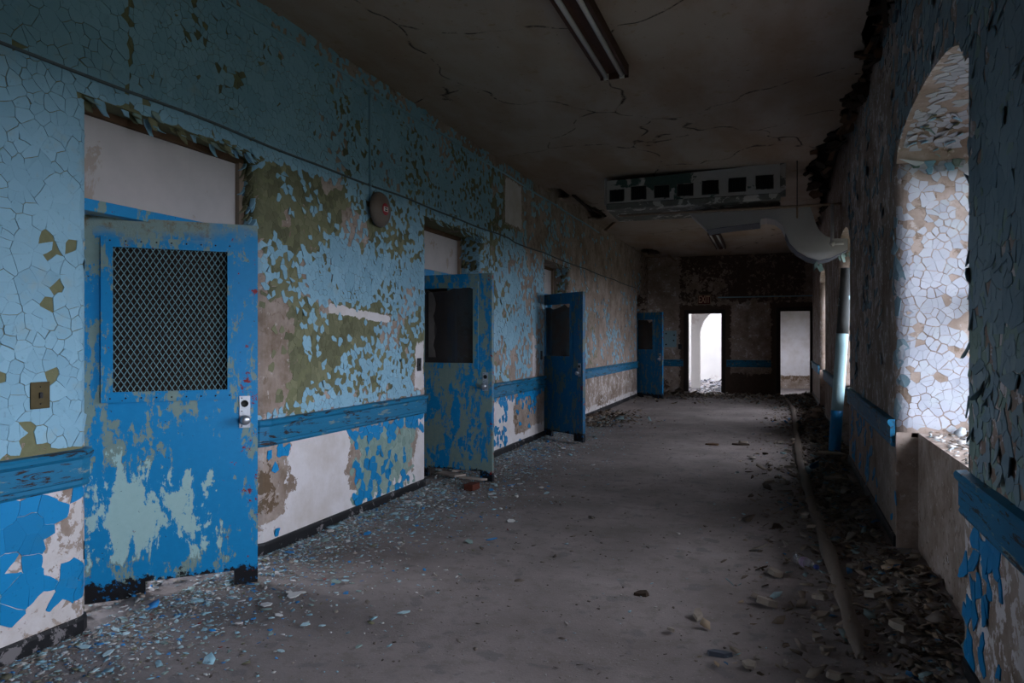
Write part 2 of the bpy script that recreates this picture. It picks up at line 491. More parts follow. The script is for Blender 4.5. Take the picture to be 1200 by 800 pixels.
def g2(px, py): return LW(px, py)
def left_fields(y, z):
    """wear of the left wall: olive coat, white skim, brown coat, sage, dark"""
    n = fbm(y * 1.3, z * 1.3, 5)
    up = z > .86
    y, z = np.where(up, y, y + .34 * (fbm(y * 2.4, z * 3.6, 33) - .5)), np.where(up, z, z + .16 * (fbm(y * 3.1 + 9, z * 3.1, 34) - .5))
    g = np.full_like(y, .72)                                   # what shows under lost pale blue
    g = np.where(y > 8.0, .60 - (y - 8.0) * .16, g)
    g = np.where((y > 12), np.where((y < 14) & (z < 2.0), .42, .0), g)
    g = g - .9 * rect(y, z, (3.7, .8), (4.22, 1.75), .10)      # bare plaster by the first door
    g = g - .5 * rect(y, z, (4.6, .9), (6.5, 1.05), .05)
    g = g - .75 * (z > 3.62)
    g = g - .9 * (fbm(y * 2.1, z * 2.1, 91) > .60) * (y > 3.9)
    g = g - .55 * rect(y, z, (8.0, .9), (9.6, 1.6), .2)
    w = np.zeros_like(y)
    sy0, sz0 = g2(386, 361); sy1, sz1 = g2(456, 374)              # scraped streak
    sl = sz0 + (sz1 - sz0) * (y - sy0) / (sy1 - sy0)
    p1 = np.clip(1.3 - np.abs(z - sl) / .045, 0, 1) * (y > sy0) * (y < sy1)
    w = w + 1.0 * p1
    w = w + 1.0 * rect(y, z, g2(592, 207), g2(611, 268), .03)  # square patch
    w = w + .9 * rect(y, z, (9.9, .95), (10.06, 1.55), .03) + .85 * rect(y, z, g2(486, 400), g2(497, 455), .025)
    b = np.zeros_like(y); s = np.zeros_like(y)
    lw_ = np.full_like(y, .30); lb = np.zeros_like(y); ls = np.zeros_like(y)
    # below the rail, first stub of wall
    lw_ = np.where(y < 3, .55 + .25 * (vnoise(y * 9, z * 3, 3) - .5), lw_)
    lb = np.where(y < 3, .80 * rect(y, z, (2.52, .22), (2.68, .44), .10), lb)
    # between first and second door
    A = (y > 3.8) & (y < 6.7)
    lw_ = np.where(A, -.05 + 1.25 * rect(y, z, g2(340, 508), g2(408, 604), .09) + .9 * rect(y, z, g2(484, 470), g2(503, 560), .05) + .62 * (z < .24), lw_)
    lb = np.where(A, .52 * rect(y, z, (3.9, .25), (4.30, .70), .08), lb)
    ls = np.where(A, .70 * rect(y, z, g2(416, 505), g2(482, 590), .09), ls)
    # second to third
    B = (y > 7.8) & (y < 10.7)
    lw_ = np.where(B, .22 + .95 * rect(y, z, (8.42, .10), (9.12, .70), .05) + .6 * (z < .22), lw_)
    lb = np.where(B, .62 * rect(y, z, (9.1, .10), (9.35, .7), .1) + .62 * rect(y, z, (8.0, .15), (8.42, .36), .1), lb)
    # third to fourth
    D = y > 11.7
    lw_ = np.where(D, .40 + .2 * (z < .2), lw_)
    lb = np.where(D, .58 * rect(y, z, (14.2, .12), (18.6, .48), .18) + .5 * rect(y, z, (12.5, .12), (14.4, .3), .1), lb)
    w = np.where(up, w, lw_); b = np.where(up, b, lb); s = np.where(up, s, ls); g = np.where(up, g, -1)
    # smoky damp streaks high up toward the far end
    d = np.where(z > 2.2, .46 * sstep(17.5, 19.4, y), 0.0)
    return dict(g=g, w=w, b=b, s=s, d=d)

def left_cover(y, z):
    """chance that the pale blue film is still on the wall"""
    p = np.full_like(y, .93)
    p = np.where((y > 2.9), .90, p)
    hi = z > OTOP
    p = np.where(hi, np.interp(y, [2, 4, 6, 8, 9.4, 10.5, 12, 20], [.97, .93, .84, .74, .55, .25, .08, .03]), p)
    p = np.where(z > 3.62, p - .28, p)
    m = ~hi
    A = m & (y > 3.8) & (y < 6.8)
    pa = np.interp(z, [.9, 1.0, 1.05, 1.35, 1.72, 1.80, 2.05, 2.25, 2.7], [.9, .85, .40, .28, .40, .86, .93, .72, .62])
    pa = np.maximum(.16, pa - 1.0 * np.clip(blob(y, z, *g2(352, 236), .66, .46), 0, 1) ** .6)
    pa = pa + .5 * np.clip(blob(y, z, 5.75, 1.25, .6, .35), 0, 1) - .6 * rect(y, z, (3.8, .9), (4.25, 1.75), .15)
    pa = pa - .5 * np.clip(blob(y, z, 5.55, 2.35, .8, .2), 0, 1) - 1.5 * left_fields(y, z)['w']
    p = np.where(A, pa, p)
    B = m & (y > 7.3) & (y < 10.9)
    pb = np.interp(z, [.9, 1.2, 1.6, 2.0, 2.7], [.48, .50, .66, .78, .74]) - .3 * sstep(8.6, 10.3, y) * sstep(1.3, 2.4, z) - .5 * rect(y, z, (9.85, .9), (10.1, 1.6), .05)
    p = np.where(B, pb, p)
    D = m & (y > 11.4)
    pd = np.interp(z, [.9, 1.2, 2.0, 2.7], [.16, .20, .10, .05]) + .45 * np.clip(blob(y, z, 12.6, 1.5, .9, .7), 0, 1)
    p = np.where(D, pd, p)
    p = p - 1.5 * rect(y, z, g2(590, 203), g2(613, 272), .03)
    return p

def low_cover(y, z):
    p = np.full_like(y, .05)
    y, z = y + .34 * (fbm(y * 2.4, z * 3.6, 33) - .5), np.where(z > .62, z, z + .16 * (fbm(y * 3.1 + 9, z * 3.1, 34) - .5))
    top = np.clip((z - .60) / .14, 0, 1)
    p = p + .8 * top
    p = p + np.where(y < 2.9, .85 * np.clip(1.0 - abs(y - 2.05) / .38, 0, 1) * (z > .22), 0)
    p = p + np.where(y < 2.9, .75 * np.clip(blob(y, z, 2.58, .30, .16, .13), 0, 1) ** .4, 0)
    A = (y > 3.8) & (y < 6.7)
    p = p + np.where(A, .52 * rect(y, z, g2(412, 500), g2(486, 600), .1), 0) - np.where(A, .9 * rect(y, z, g2(336, 504), g2(410, 600), .05), 0)
    B = (y > 7.8) & (y < 10.7)
    p = p + np.where(B, .45 * rect(y, z, (9.15, .5), (9.95, .76), .1), 0)
    p = np.where((y > 11.7) , p - .3 * top + .35 * (y < 12.5), p)
    return p

def attrs(o, fld):
    for k_, v in fld.items():
        a = o.data.attributes.new(k_, 'FLOAT', 'POINT'); a.data.foreach_set('value', np.asarray(v, np.float32))

def grid_wall(name, ys, zs, keep, mp, fields, mat, extra=None):
    V, F, P = [], [], []; idx = {}
    def vi(i, j, key):
        k_ = (i, j, key)
        if k_ not in idx:
            idx[k_] = len(V); V.append(mp(ys[i], zs[j], key)); P.append((ys[i], zs[j]))
        return idx[k_]
    for i in range(len(ys) - 1):
        for j in range(len(zs) - 1):
            yc = (ys[i] + ys[i + 1]) / 2; zc = (zs[j] + zs[j + 1]) / 2
            if keep(yc, zc):
                key = zc < OTOP
                F.append((vi(i, j, key), vi(i + 1, j, key), vi(i + 1, j + 1, key), vi(i, j + 1, key)))
    if extra:
        for vs in extra:
            n0 = len(V)
            for v in vs: V.append(v); P.append((v[1], v[2]))
            F.append(tuple(range(n0, n0 + len(vs))))
    P = np.array(P, float)
    o = mob(name, V, F, mat)
    attrs(o, fields(P[:, 0], P[:, 1]))
    return o

def axis(lo, hi, step, cuts):
    pts = sorted(set([lo, hi] + [c for c in cuts if lo < c < hi]))
    out = []
    for a, b in zip(pts[:-1], pts[1:]):
        n = max(1, round((b - a) / step)); out += list(np.linspace(a, b, n + 1)[:-1])
    return [float(v) for v in out] + [hi]

cuts = []
for a, b in OPEN:
    cuts += [a - BR + BR * math.pi / 2 * t for t in (0, .25, .5, .75, 1)] + [a + RVT, b - RVT] + [b + BR - BR * math.pi / 2 * t for t in (0, .25, .5, .75, 1)]
ys = axis(YB, 1.4, .3, []) [:-1] + axis(1.4, YE, .04, cuts)
zs = axis(0, H + .3, .04, [RAIL0, RAIL1, OTOP, .11])
extra = []
for a, b in OPEN:                       # soffit of each opening
    extra.append([(WL, a - BR, OTOP), (WL - BR - RVD, a - BR, OTOP), (WL - BR - RVD, b + BR, OTOP), (WL, b + BR, OTOP)])
XBK = WL - BR - RVD
prev = YB
for a, b in OPEN + [(YE, YE)]:          # the room side of the wall
    extra.append([(XBK, prev, 0), (XBK, a, 0), (XBK, a, OTOP), (XBK, prev, OTOP)]); prev = b
extra.append([(XBK, YB, OTOP), (XBK, YE, OTOP), (XBK, YE, H + .3), (XBK, YB, H + .3)])
def mpl(y, z, low):
    return map_left(y, z if low else max(z, OTOP + 1e-3))[0] if low else (WL, y, z)
wall_left = grid_wall('wall_left', ys, zs, lambda y, z: in_wall(y, z), mpl, left_fields, M_WALL, extra)
tag(wall_left, 'left corridor wall of peeling pale blue paint over olive, with four door openings', 'wall', kind='structure')

# ------------------------------------------------------------------ paint film: cracked cells standing proud of the plaster
def voronoi(pts):
    r = delaunay_2d_cdt([Vector(p) for p in pts], [], [], 0, 1e-7)
    vs = np.array([tuple(v) for v in r[0]]); fs = np.array(r[2]); orig = r[3]
    A, B_, C_ = vs[fs[:, 0]], vs[fs[:, 1]], vs[fs[:, 2]]
    D = 2 * (A[:, 0] * (B_[:, 1] - C_[:, 1]) + B_[:, 0] * (C_[:, 1] - A[:, 1]) + C_[:, 0] * (A[:, 1] - B_[:, 1]))
    D = np.where(np.abs(D) < 1e-12, 1e-12, D)
    a2, b2, c2 = (A ** 2).sum(1), (B_ ** 2).sum(1), (C_ ** 2).sum(1)
    cx = (a2 * (B_[:, 1] - C_[:, 1]) + b2 * (C_[:, 1] - A[:, 1]) + c2 * (A[:, 1] - B_[:, 1])) / D
    cy = (a2 * (C_[:, 0] - B_[:, 0]) + b2 * (A[:, 0] - C_[:, 0]) + c2 * (B_[:, 0] - A[:, 0])) / D
    inc = [[] for _ in vs]
    for i, f in enumerate(fs):
        for v in f: inc[v].append(i)
    cells, nb = [], []
    for i, fl in enumerate(inc):
        if len(fl) < 3: cells.append(None); nb.append(None); continue
        P = np.stack([cx[fl], cy[fl]], 1)
        an = np.arctan2(P[:, 1] - vs[i, 1], P[:, 0] - vs[i, 0])
        od = np.argsort(an); cells.append(P[od])
        ff = [set(fs[fl[q]].tolist()) for q in od]
        nb.append([next(iter((ff[q] & ff[(q + 1) % len(ff)]) - {i}), -1) for q in range(len(ff))])
    return vs, cells, nb

def scatter(y0, y1, z0, z1, sp, drop=.22, sy=1.0):
    dy = sp * sy
    gy = np.arange(y0 - 2 * dy, y1 + 2 * dy, dy); gz = np.arange(z0 - 2 * sp, z1 + 2 * sp, sp)
    Y, Zz = np.meshgrid(gy, gz)
    Y = Y + (np.arange(len(gz)) % 2)[:, None] * dy / 2
    Y = Y + rng.uniform(-.46, .46, Y.shape) * dy; Zz = Zz + rng.uniform(-.46, .46, Y.shape) * sp
    k_ = rng.random(Y.shape) > drop
    return np.stack([Y[k_], Zz[k_]], 1)

def warp(P, amp):
    q = P * (1 / (amp * 5))
    return P + amp * 2 * np.stack([fbm(q[:, 0], q[:, 1], 21, 2) - .5, fbm(q[:, 0] + 37, q[:, 1] + 11, 25, 2) - .5], 1)

class Film:
    """collects flakes into one mesh (or hands them out one by one)"""
    def __init__(s): s.V = []; s.F = []; s.R = []
    def build(s, name, mat, parent):
        o = mob(name, s.V, s.F, mat, parent)
        attrs(o, dict(rnd=s.R)); return o

def add_cells(pts, dom, keep, cover, mp, film, thick=.003, gap=.0015, lift=.012, sub=2, noisew=.6, clampfn=None, single=None, spacing=.05, seed=0, big=3.2):
    y0, y1, z0, z1 = dom
    vs, cells, nbr = voronoi(pts)
    # cells belong to larger plates: wide cracks run between plates, hairlines within them
    gs = rng.uniform((y0 - .2, z0 - .2), (y1 + .2, z1 + .2), (max(4, int((y1 - y0 + .4) * (z1 - z0 + .4) / (spacing * big) ** 2)), 2))
    wv = warp(vs, spacing * 1.2); grp = np.empty(len(vs), int)
    for q in range(0, len(vs), 500):
        grp[q:q + 500] = ((wv[q:q + 500, None, :] - gs[None]) ** 2).sum(2).argmin(1)
    grnd = rng.random(len(gs)); ggap = rng.uniform(.5, 2.6, len(gs))
    cov = cover(vs[:, 0], vs[:, 1])
    nz = noisew * fbm(vs[:, 0] * 3.2, vs[:, 1] * 3.2, 40 + seed, 4) + (1 - noisew) * rng.random(len(vs)) * .75
    rank = np.empty(len(vs)); rank[np.argsort(nz)] = np.arange(len(vs)) / len(vs)
    have = rank < cov
    for i, poly in enumerate(cells):
        if poly is None or not have[i]: continue
        cy, cz = vs[i]
        if not (y0 < cy < y1 and z0 < cz < z1) or not keep(cy, cz): continue
        n = len(poly); nxt = np.roll(poly, -1, 0)
        if np.abs(poly - vs[i]).max() > spacing * 4: continue
        P = np.concatenate([poly + (nxt - poly) * (t / sub) for t in range(sub)], 1).reshape(n * sub, 2) if sub > 1 else poly
        P = warp(P, spacing * .16)
        c0 = P.mean(0)
        dv = P - c0; ln = np.linalg.norm(dv, axis=1)[:, None] + 1e-9
        eg = np.array([gap * ggap[grp[i]] if (k_ < 0 or grp[k_] != grp[i]) else gap * .22 for k_ in nbr[i]])
        vg = np.maximum(eg, np.roll(eg, 1))
        gg = np.stack([vg] + [eg] * (sub - 1), 1).reshape(-1, 1)
        P = c0 + dv * np.maximum(0.3, 1 - gg / ln)
        P[:, 0] = np.clip(P[:, 0], y0, y1); P[:, 1] = np.clip(P[:, 1], z0, z1)
        if clampfn: P = clampfn(P, c0)
        # lift: flakes at the rim of a lost patch curl away from the wall
        rim = max(0.0, (rank[i] - cov[i] + .22) / .22)
        amt = lift * (rim ** 2) * rng.uniform(.2, 1.3) + lift * .10 * rng.random()
        if rng.random() < .03: amt += lift * .9
        th = rng.uniform(0, 2 * math.pi) if rng.random() > .4 else rng.uniform(-2.6, -.5)
        dirv = np.array([math.cos(th), math.sin(th)])
        pr = (P - c0) @ dirv; mx = np.abs(pr).max() + 1e-6
        off = thick + amt * np.clip(pr / mx * .5 + .5, 0, 1) ** 2
        if single is not None and single(cy, cz): tgt = Film()
        else: tgt = film
        b0 = len(tgt.V); m = len(P); rr = .75 * grnd[grp[i]] + .25 * rng.random()
        pc, nc = mp(c0[0], c0[1])
        oc = thick + amt * .22
        for q, o_ in zip(P, off):
            p_, n_ = mp(q[0], q[1]); tgt.V.append((p_[0] + n_[0] * o_, p_[1] + n_[1] * o_, p_[2] + n_[2] * o_))
        for q, o_ in zip(P, off):
            p_, n_ = mp(q[0], q[1]); o2 = max(-.001, o_ - thick - .0005); tgt.V.append((p_[0] + n_[0] * o2, p_[1] + n_[1] * o2, p_[2] + n_[2] * o2))
        tgt.V.append((pc[0] + nc[0] * oc, pc[1] + nc[1] * oc, pc[2] + nc[2] * oc))
        tgt.R += [rr] * (2 * m + 1)
        for a in range(m):
            a2 = (a + 1) % m
            tgt.F.append((b0 + a, b0 + a2, b0 + 2 * m))
            tgt.F.append((b0 + a2, b0 + a, b0 + m + a, b0 + m + a2))
        if tgt is not film: yield tgt

def drain(it, mat, parent, name='paint_flake'):
    for t in it: t.build(name, mat, parent)

def lclamp(P, c0):
    """keep cells on their own side of the opening head and off the reveal's back edge"""
    for a, b in OPEN:
        if a - BR < c0[0] < b + BR:
            if c0[1] < OTOP: P[:, 1] = np.minimum(P[:, 1], OTOP - .002)
            else: P[:, 1] = np.maximum(P[:, 1], OTOP + .002)
        if c0[1] < OTOP:
            if c0[0] < a + RVT and c0[0] > a - .5: P[:, 0] = np.minimum(P[:, 0], a + RVT)
            if c0[0] > b - RVT and c0[0] < b + .5: P[:, 0] = np.maximum(P[:, 0], b - RVT)
    return P
def lkeep(y, z): return in_wall(y, z)

up = Film()
ol = Film()
drain(add_cells(scatter(2.95, 9.0, RAIL1, H, .044, .2), (2.95, 9.0, RAIL1, H), lkeep, lambda y, z: left_fields(y, z)['g'] * 1.12 + .04 - 2 * left_fields(y, z)['w'], map_left, ol, .0014, .0013, .006, 2, .4, lclamp, None, .044, 12), M_GREENF, wall_left)
tag(ol.build('olive_paint_film', M_GREENF, wall_left), kind='stuff')
single_near = lambda y, z: 2.15 < y < 2.9 and z < 1.95
drain(add_cells(scatter(1.4, 2.95, RAIL1, H, .052, .2), (1.4, 2.95, RAIL1, H), lkeep, left_cover, map_left, up, .0042, .0011, .013, 2, .45, lclamp, single_near, .052, 1, 3.0), M_FILM, wall_left)
drain(add_cells(scatter(2.95, 8.2, RAIL1, H, .036, .24), (2.95, 8.2, RAIL1, H), lkeep, left_cover, map_left, up, .0034, .0011, .016, 1, .50, lclamp, None, .036, 2, 3.6), M_FILM, wall_left)
drain(add_cells(scatter(8.2, YE, RAIL1, H, .062, .2, .75), (8.2, YE, RAIL1, H), lkeep, left_cover, map_left, up, .004, .0016, .016, 1, .6, lclamp, None, .062, 3), M_FILM, wall_left)
tag(up.build('paint_film', M_FILM, wall_left), kind='stuff')
low = Film()
drain(add_cells(scatter(1.4, 2.95, .1, RAIL0, .07, .25), (1.4, 2.95, .1, RAIL0), lkeep, low_cover, map_left, low, .0035, .0012, .008, 3, .7, lclamp, None, .07, 4), M_LOW, wall_left)
drain(add_cells(scatter(2.95, 12.6, .1, RAIL0, .05, .2), (2.95, 12.6, .1, RAIL0), lkeep, low_cover, map_left, low, .003, .0012, .012, 2, .62, lclamp, None, .05, 5), M_LOW, wall_left)
tag(low.build('lower_paint_film', M_LOW, wall_left), kind='stuff')
sg = Film()
drain(add_cells(scatter(4.9, 6.3, .1, RAIL0, .045, .2), (4.9, 6.3, .12, .70), lkeep, lambda y, z: .8 * rect(y, z, g2(414, 503), g2(484, 596), .08), map_left, sg, .0018, .0014, .004, 2, .6, None, None, .045, 6), M_SAGEF, wall_left)
tag(sg.build('sage_paint_film', M_SAGEF, wall_left), kind='stuff')

# ------------------------------------------------------------------ right wall with its deep arched windows
WD = .66                    # depth of the window reveals
NB_ = .13                   # the niche under each sill stands back this far
RB = .09
ARCH0, ARCH1 = 2.66, 2.86
def arch(y, a, b):
    t = (y - (a + b) / 2) / ((b - a) / 2)
    return ARCH0 + (ARCH1 - ARCH0) * math.sqrt(max(0, 1 - t * t)) ** 1.0
HW = H + .3
def right_fields(y, z):
    w = np.full_like(y, .40); g = np.zeros_like(y); b = np.zeros_like(y); s = np.zeros_like(y); d = np.zeros_like(y)
    b = .30 * (z < .4) + .42 * rect(y, z, (5.9, 1.3), (6.6, 2.2), .2)
    near = y < 3.6
    g = np.where(near & (z > .9), .28, g)
    w = np.where(near & (z < 1.5), .46, w)
    w = np.where((~near) & (z < .9), .22, w)
    d = np.where(z > 3.4, .34, d)
    return dict(g=g, w=w, b=b, s=s, d=d)
def jamb_fields(y, z):
    o = np.zeros_like(y)
    return dict(g=o, w=o, b=o, s=o, d=o)
def map_right(y, z):
    for a, b in WIN:
        if SILL - 1e-4 <= z <= ARCH0 + 1e-4 and a - RB < y < b + RB:
            mid = (a + b) / 2
            if y <= mid: t, e, sg_ = y - (a - RB), a, 1
            else: t, e, sg_ = (b + RB) - y, b, -1
            q = RB * math.pi / 2
            x0 = RX(e)
            if t < q:
                an = t / RB
                return (x0 + RB * (1 - math.cos(an)), e - sg_ * RB + sg_ * RB * math.sin(an), z), (-math.cos(an), sg_ * math.sin(an), 0)
            return (x0 + RB + (t - q), e, z), (0, sg_, 0)
    return (RX(y), y, z), (-1, 0, 0)
RT = RB * (math.pi / 2 - 1) + WD - RB       # wrapped length past the opening edge
V, F, P = [], [], []
def quad(pts):
    n0 = len(V)
    for p in pts: V.append(p); P.append((p[1], p[2]))
    F.append(tuple(range(n0, n0 + len(pts))))
rcuts = []
for a, b in WIN: rcuts += [a, b, a - RB, b + RB]
rys = axis(YB, 2.0, .25, rcuts)[:-1] + axis(2.0, YE, .06, rcuts)
for ya, yb_ in zip(rys[:-1], rys[1:]):
    ym = (ya + yb_) / 2
    win = next(((a, b) for a, b in WIN if a < ym < b), None)
    edge_ = next(((a, b) for a, b in WIN if a - RB < ym < b + RB), None)
    if win:
        a, b = win
        z0a, z0b = arch(ya, a, b), arch(yb_, a, b)
        for k_ in range(12):
            t0, t1 = k_ / 12, (k_ + 1) / 12
            quad([(RX(ya), ya, z0a + (HW - z0a) * t0), (RX(yb_), yb_, z0b + (HW - z0b) * t0), (RX(yb_), yb_, z0b + (HW - z0b) * t1), (RX(ya), ya, z0a + (HW - z0a) * t1)])
        for k_ in range(5):   # arch soffit
            xa, xb = k_ / 5 * WD, (k_ + 1) / 5 * WD
            quad([(RX(ya) + xa, ya, z0a), (RX(ya) + xb, ya, z0a), (RX(yb_) + xb, yb_, z0b), (RX(yb_) + xa, yb_, z0b)])
        for k_ in range(10):  # niche back below the sill
            za, zb = SILL * k_ / 10, SILL * (k_ + 1) / 10
            quad([(RX(ya) + NB_, ya, za), (RX(yb_) + NB_, yb_, za), (RX(yb_) + NB_, yb_, zb), (RX(ya) + NB_, ya, zb)])
        quad([(RX(ya) + NB_, ya, SILL), (RX(yb_) + NB_, yb_, SILL), (RX(yb_) + WD, yb_, SILL), (RX(ya) + WD, ya, SILL)])
        # outer face
        quad([(RX(ya) + WD, ya, -1), (RX(yb_) + WD, yb_, -1), (RX(yb_) + WD, yb_, SILL), (RX(ya) + WD, ya, SILL)])
        quad([(RX(ya) + WD, ya, z0a), (RX(yb_) + WD, yb_, z0b), (RX(yb_) + WD, yb_, HW), (RX(ya) + WD, ya, HW)])
    else:
        zl = [0] + [v for v in np.arange(.06, HW, .06)] + [HW]
        for za, zb in zip(zl[:-1], zl[1:]):
            if edge_ and SILL - .0 < (za + zb) / 2 < ARCH0: continue       # the bullnose takes this place
            quad([(RX(ya), ya, za), (RX(yb_), yb_, za), (RX(yb_), yb_, zb), (RX(ya), ya, zb)])
        quad([(RX(ya) + WD, ya, -1), (RX(yb_) + WD, yb_, -1), (RX(yb_) + WD, yb_, HW), (RX(ya) + WD, ya, HW)])
for a, b in WIN:             # bullnosed jambs, niche cheeks
    for e, sg_ in ((a, 1), (b, -1)):
        prof = [(RX(e) + RB * (1 - math.cos(an)), e - sg_ * RB + sg_ * RB * math.sin(an)) for an in np.linspace(0, math.pi / 2, 7)] + [(RX(e) + RB + (WD - RB) * k_ / 8, e) for k_ in range(1, 9)]
        zz_ = list(np.linspace(SILL - .03, ARCH0 + .03, 34))
        for (x0, y0_), (x1, y1_) in zip(prof[:-1], prof[1:]):
            for za, zb in zip(zz_[:-1], zz_[1:]):
                quad([(x0, y0_, za), (x1, y1_, za), (x1, y1_, zb), (x0, y0_, zb)])
        quad([(RX(e), e, 0), (RX(e) + NB_, e, 0), (RX(e) + NB_, e, SILL), (RX(e), e, SILL)])
P = np.array(P)
wall_right = mob('wall_right', V, F, M_WALL)
tag(wall_right, 'right corridor wall of grey-blue flaking paint with deep arched windows', 'wall', kind='structure')
fld = right_fields(P[:, 0], P[:, 1])
VX = np.array([v[0] for v in V]); ins = VX > np.array([RX(y) for y in P[:, 0]]) + .03
for k_ in ('g', 'd', 'w'): fld[k_] = np.where(ins & (P[:, 1] > SILL), 0, fld[k_])
attrs(wall_right, fld)

def rkeep(y, z):
    for a, b in WIN:
        if a < y < b:
            if z < SILL: return False
            if z < ARCH0: return y < a + RT or y > b - RT
            if z < arch(y, a, b): return False
        elif a - RB < y < b + RB and z > ARCH0 and z < ARCH0 + .02: return False
    return True
def rclamp(Pp, c0):
    for a, b in WIN:
        if a - RB < c0[0] < b + RB:
            if c0[1] < ARCH0:
                Pp[:, 1] = np.clip(Pp[:, 1], SILL + .002, ARCH0 - .002)
                if c0[0] < (a + b) / 2: Pp[:, 0] = np.minimum(Pp[:, 0], a + RT)
                else: Pp[:, 0] = np.maximum(Pp[:, 0], b - RT)
            elif a < c0[0] < b:
                lim = np.array([arch(min(max(q, a), b), a, b) for q in Pp[:, 0]]); Pp[:, 1] = np.maximum(Pp[:, 1], lim)
    return Pp
def rcover(y, z):
    p = np.interp(y, [2.0, 3.4, 3.6, 5.4, 5.6, 9, 20], [.66, .66, .60, .50, .07, .05, .03])
    p = np.where((y < 3.4) & (z > 1.45), .86, p)
    p = np.where((y < 3.4) & (z < 1.45), .52, p)
    p = np.where((y > 3.4) & (y < 5.6) & (z > 2.6), .72, p)
    p = np.where((y > 5.36) & (z > 2.6), np.interp(y, [5.3, 6.0, 9], [.45, .12, .06]), p)
    return p
def is_jamb(y, z):
    return any(a - .0 < y < b + .0 and SILL < z < ARCH0 for a, b in WIN)
rf = Film()
drain(add_cells(scatter(1.9, 3.49, 1.5, 3.75, .062, .2, .7), (1.9, 3.49, 1.5, 3.75), rkeep, lambda y, z: .93 - .1 * (z < 1.7), map_right, rf, .0035, .0012, .016, 2, .5, rclamp, lambda y, z: 2.4 < y < 3.45 and z < 1.72, .06, 7), M_FILMR, wall_right)
drain(add_cells(scatter(1.9, 3.49, RAIL1, 1.5, .056, .2, .62), (1.9, 3.49, RAIL1, 1.5), rkeep, lambda y, z: .50 + .2 * (z > 1.3), map_right, rf, .0035, .0016, .030, 2, .45, rclamp, lambda y, z: 2.35 < y < 3.45, .055, 17), M_FILMR, wall_right)
rs = Film()
drain(add_cells(scatter(1.9, 3.49, RAIL1, 3.3, .06, .2, .7), (1.9, 3.49, RAIL1, 3.3), rkeep, lambda y, z: .45 + 0 * y, map_right, rs, .0018, .0012, .008, 2, .5, rclamp, None, .06, 18), M_SAGEF, wall_right)
tag(rs.build('sage_paint_film', M_SAGEF, wall_right), kind='stuff')
drain(add_cells(scatter(3.40, 9.2, RAIL1, 3.75, .07, .2, .7), (3.40, 9.2, RAIL1, 3.75), lambda y, z: rkeep(y, z) and not is_jamb(y, z), rcover, map_right, rf, .0035, .002, .022, 2, .5, rclamp, None, .07, 8), M_FILMR, wall_right)
tag(rf.build('paint_film', M_FILMR, wall_right), kind='stuff')
jf = Film()
def jcover(y, z): return np.interp(z, [.86, 1.0, 2.2, 2.5, 2.66], [.80, .92, .86, .72, .55])
for a, b in WIN[1:2]:
    for lo, hi in ((a - .0, a + RT), (b - RT, b + .05)):
        drain(add_cells(scatter(lo, hi, SILL, ARCH0, .046, .2), (lo, hi, SILL + .004, ARCH0 - .004), rkeep, jcover, map_right, jf, .0022, .0024, .009, 2, .5, None, None, .046, 9, 2.0), M_JAMB, wall_right)
a_, b_ = WIN[1]
def map_soffit(y, q):
    y = min(max(y, a_ + .002), b_ - .002); return (RX(y) + q, y, arch(y, a_, b_)), (0, 0, -1)
drain(add_cells(scatter(a_, b_, .03, WD, .05, .2), (a_ + .01, b_ - .01, .03, WD - .02), lambda y, q: True, lambda y, q: .50 + .25 * (q < .16), map_soffit, jf, .0022, .003, .016, 2, .5, None, None, .05, 19, 2.0), M_JAMB, wall_right)
tag(jf.build('jamb_paint_film', M_JAMB, wall_right), kind='stuff')
rl = Film()
def rlow(y, z): return .14 + .30 * (y < 3.6) + .35 * np.clip(blob(y, z, 5.2, .55, .28, .22), 0, 1)
drain(add_cells(scatter(1.9, 8.9, .1, RAIL0, .075, .2, .6), (1.9, 8.9, .12, RAIL0), lambda y, z: rkeep(y, z), rlow, map_right, rl, .0035, .002, .022, 2, .7, None, None, .07, 10), M_LOW, wall_right)
tag(rl.build('lower_paint_film', M_LOW, wall_right), kind='stuff')
# curled scraps of paint hanging in the arch and standing off the jamb
def curl(name, base, u, v, n, w, l, amt, mat, parent):
    u, v, n, base = Vector(u), Vector(v), Vector(n), Vector(base)
    Vv, Ff, R = [], [], []; nu, nv = 4, 6
    for j in range(nv + 1):
        t = j / nv
        wid = w * (1 - .55 * t * t) * (1 + .12 * math.sin(9 * t + w * 90))
        for i in range(nu + 1):
            s_ = i / nu - .5
            bend = amt * t * t * l
            Vv.append(base + u * (s_ * wid) + v * (l * t * (1 - .25 * amt * t)) + n * (.004 + bend + .015 * l * math.cos(s_ * 6)))
    for j in range(nv):
        for i in range(nu):
            q = j * (nu + 1) + i; Ff.append((q, q + 1, q + nu + 2, q + nu + 1))
    o = mob(name, Vv, Ff, mat, parent, True)
    attrs(o, dict(rnd=[random.random()] * len(Vv)))
    md = o.modifiers.new('thick', 'SOLIDIFY'); md.thickness = .003
    return o
a1, b1 = WIN[1]
for k_ in range(9):
    e = b1; x = RX(e) + .10 + .30 * random.random()
    curl('paint_curl', (x, e - .004, ARCH0 + .01 - .05 * random.random()), (1, 0, 0), (0, 0, -1), (0, -1, 0), random.uniform(.04, .08), random.uniform(.04, .09), random.uniform(.15, .5), random.choice((M_JAMB, M_FILM, M_SAGEF)), wall_right)
for k_ in range(26):
    t = random.uniform(.45, 1.0); y = (a1 + b1) / 2 + t * (b1 - a1) / 2 * .98
    curl('paint_curl', (RX(y) + random.uniform(.05, .42), y, arch(y, a1, b1) - .004), (0, 1, 0), (random.choice((-1, 1)) * .95, .1, -.05), (0, 0, -1), random.uniform(.03, .06), random.uniform(.03, .07), random.uniform(.1, .5), random.choice((M_JAMB, M_FILM, M_SAGEF, M_GREENF, M_PLCHUNK)), wall_right)

